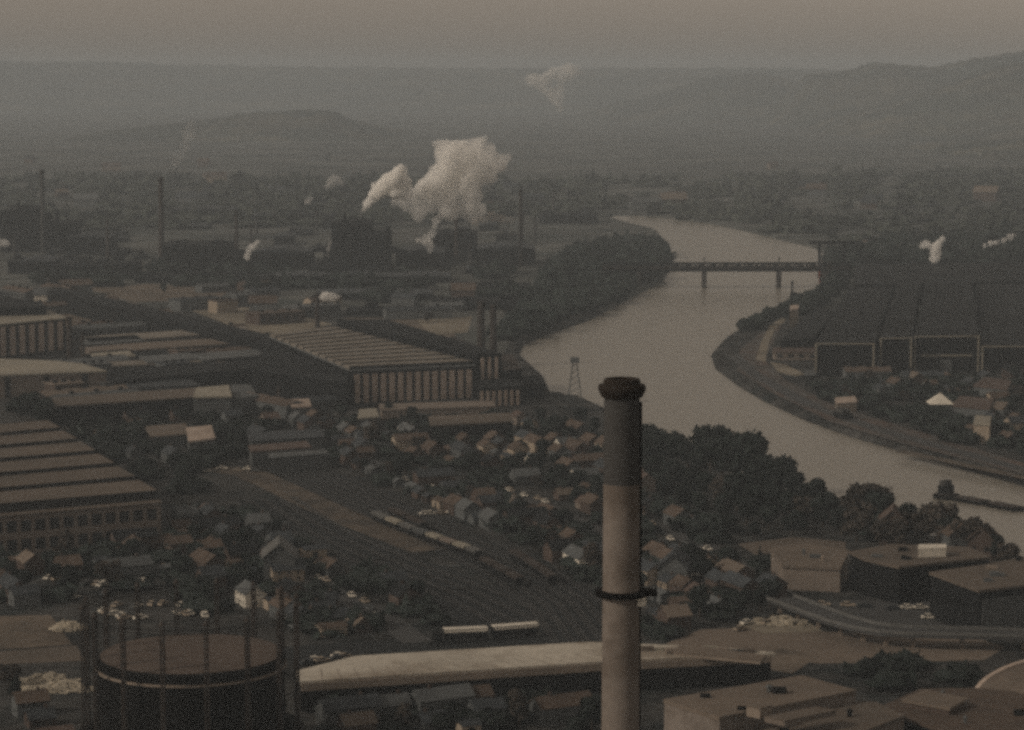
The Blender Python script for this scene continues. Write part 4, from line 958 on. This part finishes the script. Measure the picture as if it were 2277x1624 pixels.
town([(-20,1245),(350,1200),(420,1130),(600,1120),(720,1210),(900,1290),(1010,1400),(930,1430),(740,1440),(690,1460),(640,1380),(420,1300),(180,1330),(-20,1360)],(0,1260),(360,1230),14.5,12,.56,'around the gas holder','houses around the gas holder',3,det=True,treep=.22)
town([(120,925),(640,930),(560,1040),(480,1035),(400,1100),(300,1060),(130,960)],(0,1260),(360,1230),24,20,.5,'left of the road','houses above the sawtooth factory',4,treep=.3)
town([(1940,850),(2277,840),(2277,1020),(2120,985),(1960,930),(1830,880)],(1800,900),(2277,1045),22,18,.55,'below the framed halls','houses of the right bank',5,treep=.3)
town([(690,1560),(1320,1510),(1320,1640),(690,1640)],(0,1260),(360,1230),13,11.5,.66,'below the pale deck','houses below the pale deck',6,det=True,treep=.15)
town([(1425,1490),(1700,1480),(1760,1505),(1480,1560),(1470,1640),(1425,1640)],(0,1260),(360,1230),17,15,.3,'below the right deck end','houses below the right deck end',7,det=True,treep=.3)
town([(-20,1500),(160,1560),(160,1650),(-20,1650)],(0,1260),(360,1230),17,15,.5,'at the bottom left corner','houses at the bottom left corner',8,det=True,treep=.2)
WK=(5,5,6,6,7,8)
town([(-60,650),(120,645),(330,700),(560,760),(400,790),(180,765),(120,700),(-60,690)],(0,800),(360,775),30,34,.5,'left of the diagonal roof','sheds left of the diagonal roof',31,kinds=WK,treep=.05)
town([(180,640),(500,632),(760,668),(740,722),(620,742),(400,680)],(0,800),(360,775),34,40,.4,'above the diagonal roof','sheds above the diagonal roof',32,kinds=WK,treep=.1)
town([(760,690),(1000,690),(1040,705),(1000,725),(860,718)],(780,905),(1055,897),30,36,.45,'behind the striped mill','sheds behind the striped mill',33,kinds=WK,treep=.15)
town([(230,785),(600,770),(770,905),(640,930),(130,925),(100,890)],(0,800),(360,775),22,27,.75,'in the middle works','sheds of the middle works',34,kinds=(5,5,6,7),treep=.08)
town([(1680,800),(1812,770),(1812,845),(2277,835),(2277,850),(1900,860),(1800,880)],(1812,845),(1945,845),20,24,.55,'before the framed halls','sheds in front of the framed halls',35,kinds=(5,7),treep=.1)
town([(1880,600),(2300,560),(2300,520),(1880,545)],(1812,845),(1945,845),60,60,.6,'beyond the vast dark roof','sheds beyond the vast dark roof',36,kinds=(6,8),treep=.1)
# distinctive gabled house left of the rail yard
def bighouse(px,py,L,W,h,rh,rz,wall,roof,label):
    p=G(px,py); root=empty('gabled_house',(p.x,p.y,0),rz); MB().box(-L/2,L/2,-W/2,W/2,-.3,h).build('wall',M[wall],root)
    MB().add([(-L/2,-W/2,h+.01),(L/2,-W/2,h+.01),(L/2,W/2,h+.01),(-L/2,W/2,h+.01),(-L/2,0,h+rh),(L/2,0,h+rh)],[(0,3,2,1),(0,4,3),(1,2,5)]).build('gable',M[wall],root)
    MB().gable(-L/2,L/2,-W/2,W/2,h+.05,rh,.8,.35).build('roof',M[roof],root)
    for x in (-W*.25,W*.25): MB().box(-L/2-.08,-L/2+.05,x-.6,x+.6,h*.45,h*.45+1.6).build('window',M['glass'],root)
    tag(root,label,'house')
bighouse(622,1285,14,10,8,4.2,R(95),'greywall','trim','tall grey gabled house with pale roof edges beside the rail yard, behind the gas holder')

bighouse(1985,1205,13,9,8,4,R(80),'brick','redroof','tall brown house with reddish gable roof among the trees of the near bank')
bighouse(2128,1228,11,8,7,3.5,R(95),'greywall','umberroof','grey gabled house at the water edge between the last bank trees')
bighouse(2185,1240,11,8,7,3.5,R(70),'brick','umberroof','brown brick house nearest the right edge among the bank trees')
bighouse(1500,1295,13,9,6,4,R(80),'greywall','slateroof','grey gabled house right of the chimney below the town road')
# far scattered houses ----------------------------------------------------------
rd=random.Random(11); fn=0
for k in range(36):
    px=rd.uniform(0,2277); py=rd.choice([rd.uniform(430,480),rd.uniform(350,470),rd.uniform(640,700)])
    if 1330<px<1900 and py>470: continue
    p=G(px,py)
    if not occfree(p.x,p.y,8): continue
    s=rd.uniform(.9,1.6)*(1.4 if py<480 else 1)
    kind=rd.choice((0,1,3)); ci=rd.choices(range(len(COMB)),[10,4,6,5,8,6,4,10,6,6,3])[0]; pr=get_proto(kind,ci,False)
    if pr['used']==0: o=pr; pr['used']=1
    else: o=copy_tree(pr)
    o.location=(p.x,p.y,0); o.rotation_euler[2]=rd.uniform(-.5,.5); o.scale=(s,s,s); fn+=1
    side='left works' if px<700 else ('plume' if px<1300 else ('far river' if px<1800 else 'right hills'))
    tag(o,'far %s house, %s roof, number %d from the left in the haze'%(COMB[ci][2],COMB[ci][3],0),'house','far houses in the haze'); o['_px']=px
farh=sorted([o for o in SC.objects if '_px' in o],key=lambda o:o['_px'])
for i,o in enumerate(farh):
    o['label']=o['label'].replace('number 0',ordw(i)); del o['_px']
for o in SC.objects:
    if 'used' in o: del o['used']

# ------------------------------------------------------------------ cars
def car_proto(body):
    root=empty('parked_car'); mb=MB()
    sec=[(-2.2,.35),(2.2,.35),(2.25,.75),(1.3,.92),(-1.9,.95),(-2.2,.8)]; n=len(sec)
    vs=[(x,-.85,z) for x,z in sec]+[(x,.85,z) for x,z in sec]; mb.add(vs,[tuple(range(n)),tuple(range(n,2*n))[::-1]]+[(i,i+n,(i+1)%n+n,(i+1)%n) for i in range(n)]); mb.build('body',M[body],root)
    sec=[(-1.7,.94),(1.0,.93),(.45,1.4),(-1.2,1.42)]; n=4; mb=MB(); vs=[(x,-.74,z) for x,z in sec]+[(x,.74,z) for x,z in sec]
    mb.add(vs,[tuple(range(n)),tuple(range(n,2*n))[::-1]]+[(i,i+n,(i+1)%n+n,(i+1)%n) for i in range(n)]); cb=mb.build('cabin',M['glass'],root)
    MB().box(-1.25,.5,-.72,.72,1.41,1.48).build('roof',M[body],cb)
    for x in (-1.35,1.4):
        for y in (-.8,.8): MB().add(*cyl((x,y,.32),.32,.2)).build('wheel',M['iron'],root)
    index_kids(root); return root
CP={k:[car_proto(k),0] for k in ('white','cream','greywall','slateroof')}
CN={'white':'white','cream':'cream','greywall':'grey','slateroof':'dark grey'}
def carrow(n,p0,p1,phrase,group,cols,rz=None,jit=0):
    a,b_=G(*p0),G(*p1)
    for i in range(n):
        t=i/max(1,n-1); p=a.lerp(b_,t); c=cols[i%len(cols)]; pr=CP[c]
        if pr[1]==0: o=pr[0]; pr[1]=1
        else: o=copy_tree(pr[0])
        o.location=(p.x+random.uniform(-jit,jit),p.y+random.uniform(-jit,jit),.08); o.rotation_euler[2]=(rz if rz is not None else math.atan2(b_.y-a.y,b_.x-a.x))+random.uniform(-.08,.08)
        tag(o,'%s parked car, %s from the left %s'%(CN[c],ordw(i),phrase),'car',group)
carrow(6,(1990,1356),(2150,1352),'in the upper row above the raised road','cars in the right car park',['slateroof','white','white','greywall','cream','white'],jit=1)
carrow(5,(2060,1378),(2265,1372),'in the lower row above the raised road','cars in the right car park',['white','slateroof','white','white','white'],jit=1)
carrow(4,(1842,1350),(1940,1352),'by the bend of the raised road','cars in the right car park',['cream','cream','greywall','slateroof'],jit=2)
carrow(7,(215,1302),(320,1296),'in the row farther behind the guide columns','cars behind the gas holder',['cream','white','white','cream','white','greywall','white'],rz=1.4)
carrow(6,(270,1352),(360,1348),'in the row touching the left guide columns','cars behind the gas holder',['cream','greywall','white','cream','slateroof','cream'],rz=1.2,jit=2)
carrow(8,(228,1362),(300,1378),'in the row just behind the tank top','cars behind the gas holder',['white','cream','white','white','greywall'],rz=.6,jit=2)
carrow(6,(400,1362),(455,1372),'in the bright group behind the middle guide columns','cars behind the gas holder',['white','white','cream','white'],rz=1.9,jit=3)
carrow(8,(150,1285),(210,1330),'in the group left of the guide columns','cars behind the gas holder',['white','cream','slateroof','white'],rz=1.0,jit=6)
carrow(3,(400,1350),(450,1345),'in the short row behind the middle guide columns','cars behind the gas holder',['white','white','cream'],rz=.9,jit=1)
carrow(4,(330,1268),(380,1262),'in the row nearest the sawtooth factory','cars behind the gas holder',['cream','white','cream','greywall'],rz=1.4)
carrow(3,(500,1298),(530,1296),'beside the trees behind the gas holder','cars behind the gas holder',['greywall','white','white'],rz=1.4)
carrow(5,(1640,1398),(1740,1380),'on the pale yard above the deck end','cars on the pale yard',['cream','white','cream','greywall','white'],jit=3)

carrow(9,(700,1288),(850,1372),'along the road below the lower rail yard','cars along the town roads',['white','cream','slateroof','greywall'],jit=3)
carrow(9,(1445,1172),(1700,1290),'on the road right of the chimney','cars along the town roads',['cream','slateroof','white','greywall','white'],jit=3)
carrow(12,(660,1005),(1380,1205),'on the long road through the town','cars along the town roads',['white','greywall','cream','slateroof','white'],jit=3)
carrow(8,(1120,1290),(1120,1290),'in the','x',[]) if False else None
carrow(7,(1100,1085),(1200,1120),'in the small pale car lot of the town','cars in the town lot',['white','cream','white','greywall'],jit=4)
carrow(6,(950,1145),(1040,1140),'in the row beside the railway in the town','cars in the town lot',['white','white','cream'],jit=2)
carrow(9,(1445,1290),(1640,1270),'in the lot left of the tan building','cars in the town lot',['white','slateroof','cream','greywall'],jit=5)
carrow(8,(390,1045),(560,1050),'at the top of the brown dirt road','cars by the dirt road',['white','cream','white','greywall'],jit=5)
carrow(6,(690,1475),(780,1462),'on the left end beside the pale deck','cars by the deck',['slateroof','white','cream'],jit=2)
# pale rubble heaps ------------------------------------------------------------
def heap(px,py,r,h,label,seed):
    p=G(px,py); rs=np.random.RandomState(seed); mb=MB(); root=None
    n=26; vs=[]; fs=[]
    for j in range(8):
        for i in range(n):
            f=j/7; a=6.283*i/n; rr0=r*(1-f)*(1+.25*rs.randn()*(j>0)); vs.append((rr0*math.cos(a)*1.6,rr0*math.sin(a),-.2+h*f**.8*(1+.25*rs.randn()*(0<j<7))))
    for j in range(7):
        for i in range(n): fs.append((j*n+i,j*n+(i+1)%n,(j+1)*n+(i+1)%n,(j+1)*n+i))
    mb.add(vs,fs)
    for _ in range(40):
        a=rs.rand()*6.28; q=r*rs.rand()**.5; x,y=q*math.cos(a)*1.6,q*math.sin(a); s=.3+.7*rs.rand(); z=h*(1-q/r)*.9; mb.box(x-s,x+s,y-s*.7,y+s*.7,z-.2,z+s)
    o=mb.build('rubble_heap',M['rubble'],None,(p.x,p.y,0)); tag(o,label,'rubble heap')
heap(110,1520,5.5,2.6,'pale rubble heap left of the gas holder, larger one',1)
heap(150,1535,4,2,'pale rubble heap touching the left guide columns',2)
heap(72,1540,3,1.2,'small pale rubble heap at the lower left',3)
heap(148,1400,3.2,2.4,'pale rubble heap between the field and the gas holder',4)
heap(1735,1385,5,1.5,'pale rubble heap on the yard near the raised road',5)

# ------------------------------------------------------------------ steam
def vol_mat(name, dens, col=(0.95,0.93,0.88)):
    m=bpy.data.materials.new(name); m.use_nodes=True; t=m.node_tree; t.nodes.remove(t.nodes['Principled BSDF'])
    v=t.nodes.new('ShaderNodeVolumePrincipled'); v.inputs['Color'].default_value=(*col,1); v.inputs['Density'].default_value=dens; v.inputs['Anisotropy'].default_value=0.0
    t.links.new(v.outputs[0],t.nodes['Material Output'].inputs['Volume']); return m
def steam_mat(name, dens, size, col):
    m=vol_mat(name,dens,col); t=m.node_tree; v=[q for q in t.nodes if q.bl_idname=='ShaderNodeVolumePrincipled'][0]
    g=t.nodes.new('ShaderNodeNewGeometry'); n=t.nodes.new('ShaderNodeTexNoise'); n.inputs['Scale'].default_value=1.0/size; n.inputs['Detail'].default_value=3
    r=t.nodes.new('ShaderNodeMapRange'); r.inputs[1].default_value=.30; r.inputs[2].default_value=.66; r.inputs[3].default_value=0; r.inputs[4].default_value=dens*2.0
    t.links.new(g.outputs['Position'],n.inputs['Vector']); t.links.new(n.outputs[0],r.inputs[0]); t.links.new(r.outputs[0],v.inputs['Density']); return m
def plume(name,Y,blobs,dens,label,vox=2.2,amp=5,size=14,depth=.5,seed=1,col=(0.998,0.994,0.985)):
    rs=np.random.RandomState(seed); mb=MB()
    import bmesh
    bm=bmesh.new()
    for px,py,rp in blobs:
        c=D(px,py,Y); r=rp/F*Y
        for k in range(3 if r>6 else 1):
            o=Vector(rs.randn(3))*r*.28*(k>0); mt=Matrix.Translation(c+Vector((o.x,o.y*depth+rs.randn()*r*.3*(k>0),o.z)))@Matrix.Scale(1 if k==0 else .8,4)
            bmesh.ops.create_icosphere(bm,subdivisions=2,radius=r,matrix=mt)
    me=bpy.data.meshes.new(name); bm.to_mesh(me); bm.free(); me.materials.append(steam_mat(name+'_vapour',dens,size,col))
    o=bpy.data.objects.new(name,me); SC.collection.objects.link(o)
    m=o.modifiers.new('merge','REMESH'); m.mode='VOXEL'; m.voxel_size=vox
    for k,(s,a) in enumerate(((size,amp),(size*.4,amp*.5))):
        tx=bpy.data.textures.new(name+'_tx','CLOUDS'); tx.noise_scale=s; tx.noise_depth=2
        dm=o.modifiers.new('billow','DISPLACE'); dm.texture=tx; dm.strength=a; dm.mid_level=.5; dm.texture_coords='GLOBAL'
    tag(o,label,'steam'); return o
YP=G(800,603).y
plume('steam_plume',YP,[(802,482,5),(808,468,9),(818,452,13),(832,436,17),(850,420,20),(868,402,23),(884,390,20),(895,378,14),(900,405,18),(880,425,18),(905,432,14)],0.45,'dense bright white steam plume rising from the black furnace house',vox=2.0,amp=6,size=11,seed=2)
plume('steam_plume',YP+25,[(925,440,20),(950,425,24),(975,405,28),(1000,385,34),(990,345,28),(978,325,17),(1030,345,34),(1060,335,28),(1078,312,16),(1080,350,30),(1110,360,22),(1125,352,14),(1060,385,30),(1030,410,34),(1000,435,30),(1050,430,24),(1040,458,18),(960,455,20),(878,452,15),(903,456,19),(930,468,18),(1000,468,22),(1045,482,16),(1070,470,16),(1085,395,22)],0.16,'broad billowing white steam cloud right of the dense plume',vox=2.6,amp=10,size=16,seed=3)
plume('steam_plume',YP+10,[(952,558,8),(955,545,12),(945,535,14),(930,535,9),(960,520,10),(965,508,8),(970,490,12),(990,470,16)],0.12,'white steam puff at low level right of the furnace house',vox=1.6,amp=4,size=8,seed=4)
plume('steam_plume',YP+60,[(1055,492,12),(1075,486,12),(1095,482,14),(1115,486,12),(1135,490,9)],0.035,'faint brownish steam drifting left of the tallest thin chimney',vox=2,amp=4,size=9,seed=5,col=(.9,.8,.7))
plume('steam_plume',YP-20,[(545,582,5),(549,572,9),(552,562,10),(560,550,9),(572,540,8)],0.2,'small white steam puff beside the thin hazy chimney',vox=1.2,amp=3,size=6,seed=6)
plume('steam_plume',YP-5,[(729,568,5),(731,555,7),(735,542,7),(742,528,5)],0.16,'thin steam wisp along the left wall of the furnace house',vox=1,amp=2,size=5,seed=7)
plume('steam_plume',3000,[(680,458,8),(684,450,9),(690,442,8)],0.07,'small steam puff above the haze left of the dense plume, lower one',vox=2,amp=4,size=8,seed=8)
plume('steam_plume',3100,[(728,418,9),(738,406,13),(750,402,12),(760,408,9)],0.045,'small steam puff above the haze left of the dense plume, upper one',vox=2,amp=4,size=8,seed=9)
plume('steam_plume',G(360,585).y,[(372,378,7),(388,360,12),(400,345,14),(412,325,14),(420,300,16),(425,280,14)],0.014,'faint steam trail drifting from the tall dark chimney',vox=2,amp=5,size=10,seed=10)
plume('steam_plume',G(706,728).y,[(714,662,8),(724,660,12),(736,660,11),(746,660,8),(754,659,5)],0.4,'bright white puff blowing right from the short dark chimney',vox=.8,amp=1.5,size=4,seed=11)
plume('steam_plume',G(0,590).y,[(-8,540,12),(6,540,10),(18,542,7)],0.15,'pale steam puff cut by the left picture edge',vox=1.6,amp=3,size=7,seed=12)
plume('steam_plume',G(2070,625).y,[(2078,575,14),(2080,560,15),(2085,545,12),(2060,545,10),(2050,547,7),(2095,530,9)],0.3,'forked white steam puff behind the vast dark flat roof',vox=1.4,amp=3.5,size=8,seed=13)
plume('steam_plume',G(2200,620).y,[(2190,546,6),(2203,542,8),(2217,540,8),(2232,535,8),(2246,528,8),(2257,522,6)],0.3,'flat white steam streak near the right picture edge',vox=1.2,amp=2.5,size=6,seed=14)
plume('steam_plume',5600,[(1245,245,10),(1243,225,14),(1235,205,20),(1215,188,22),(1185,180,20),(1235,170,26),(1262,160,20),(1280,158,14)],0.03,'distant faint steam cloud in front of the far ridge',vox=7,amp=16,size=40,seed=15)
plume('steam_plume',3200,[(1255,425,12),(1245,445,14),(1262,460,14),(1275,480,10)],0.006,'very faint steam right of the tallest thin chimney',vox=3,amp=6,size=12,seed=16)

# ------------------------------------------------------------------ haze
hz=MB().box(-16500,16500,-16500,16500,-13,246).build('haze',None); tag(hz,kind='stuff')
hm=vol_mat('valley_haze',HAZE,(0.735,0.83,0.92)); hz.data.materials.append(hm)
print('houses',HN,'objects',len(SC.objects))
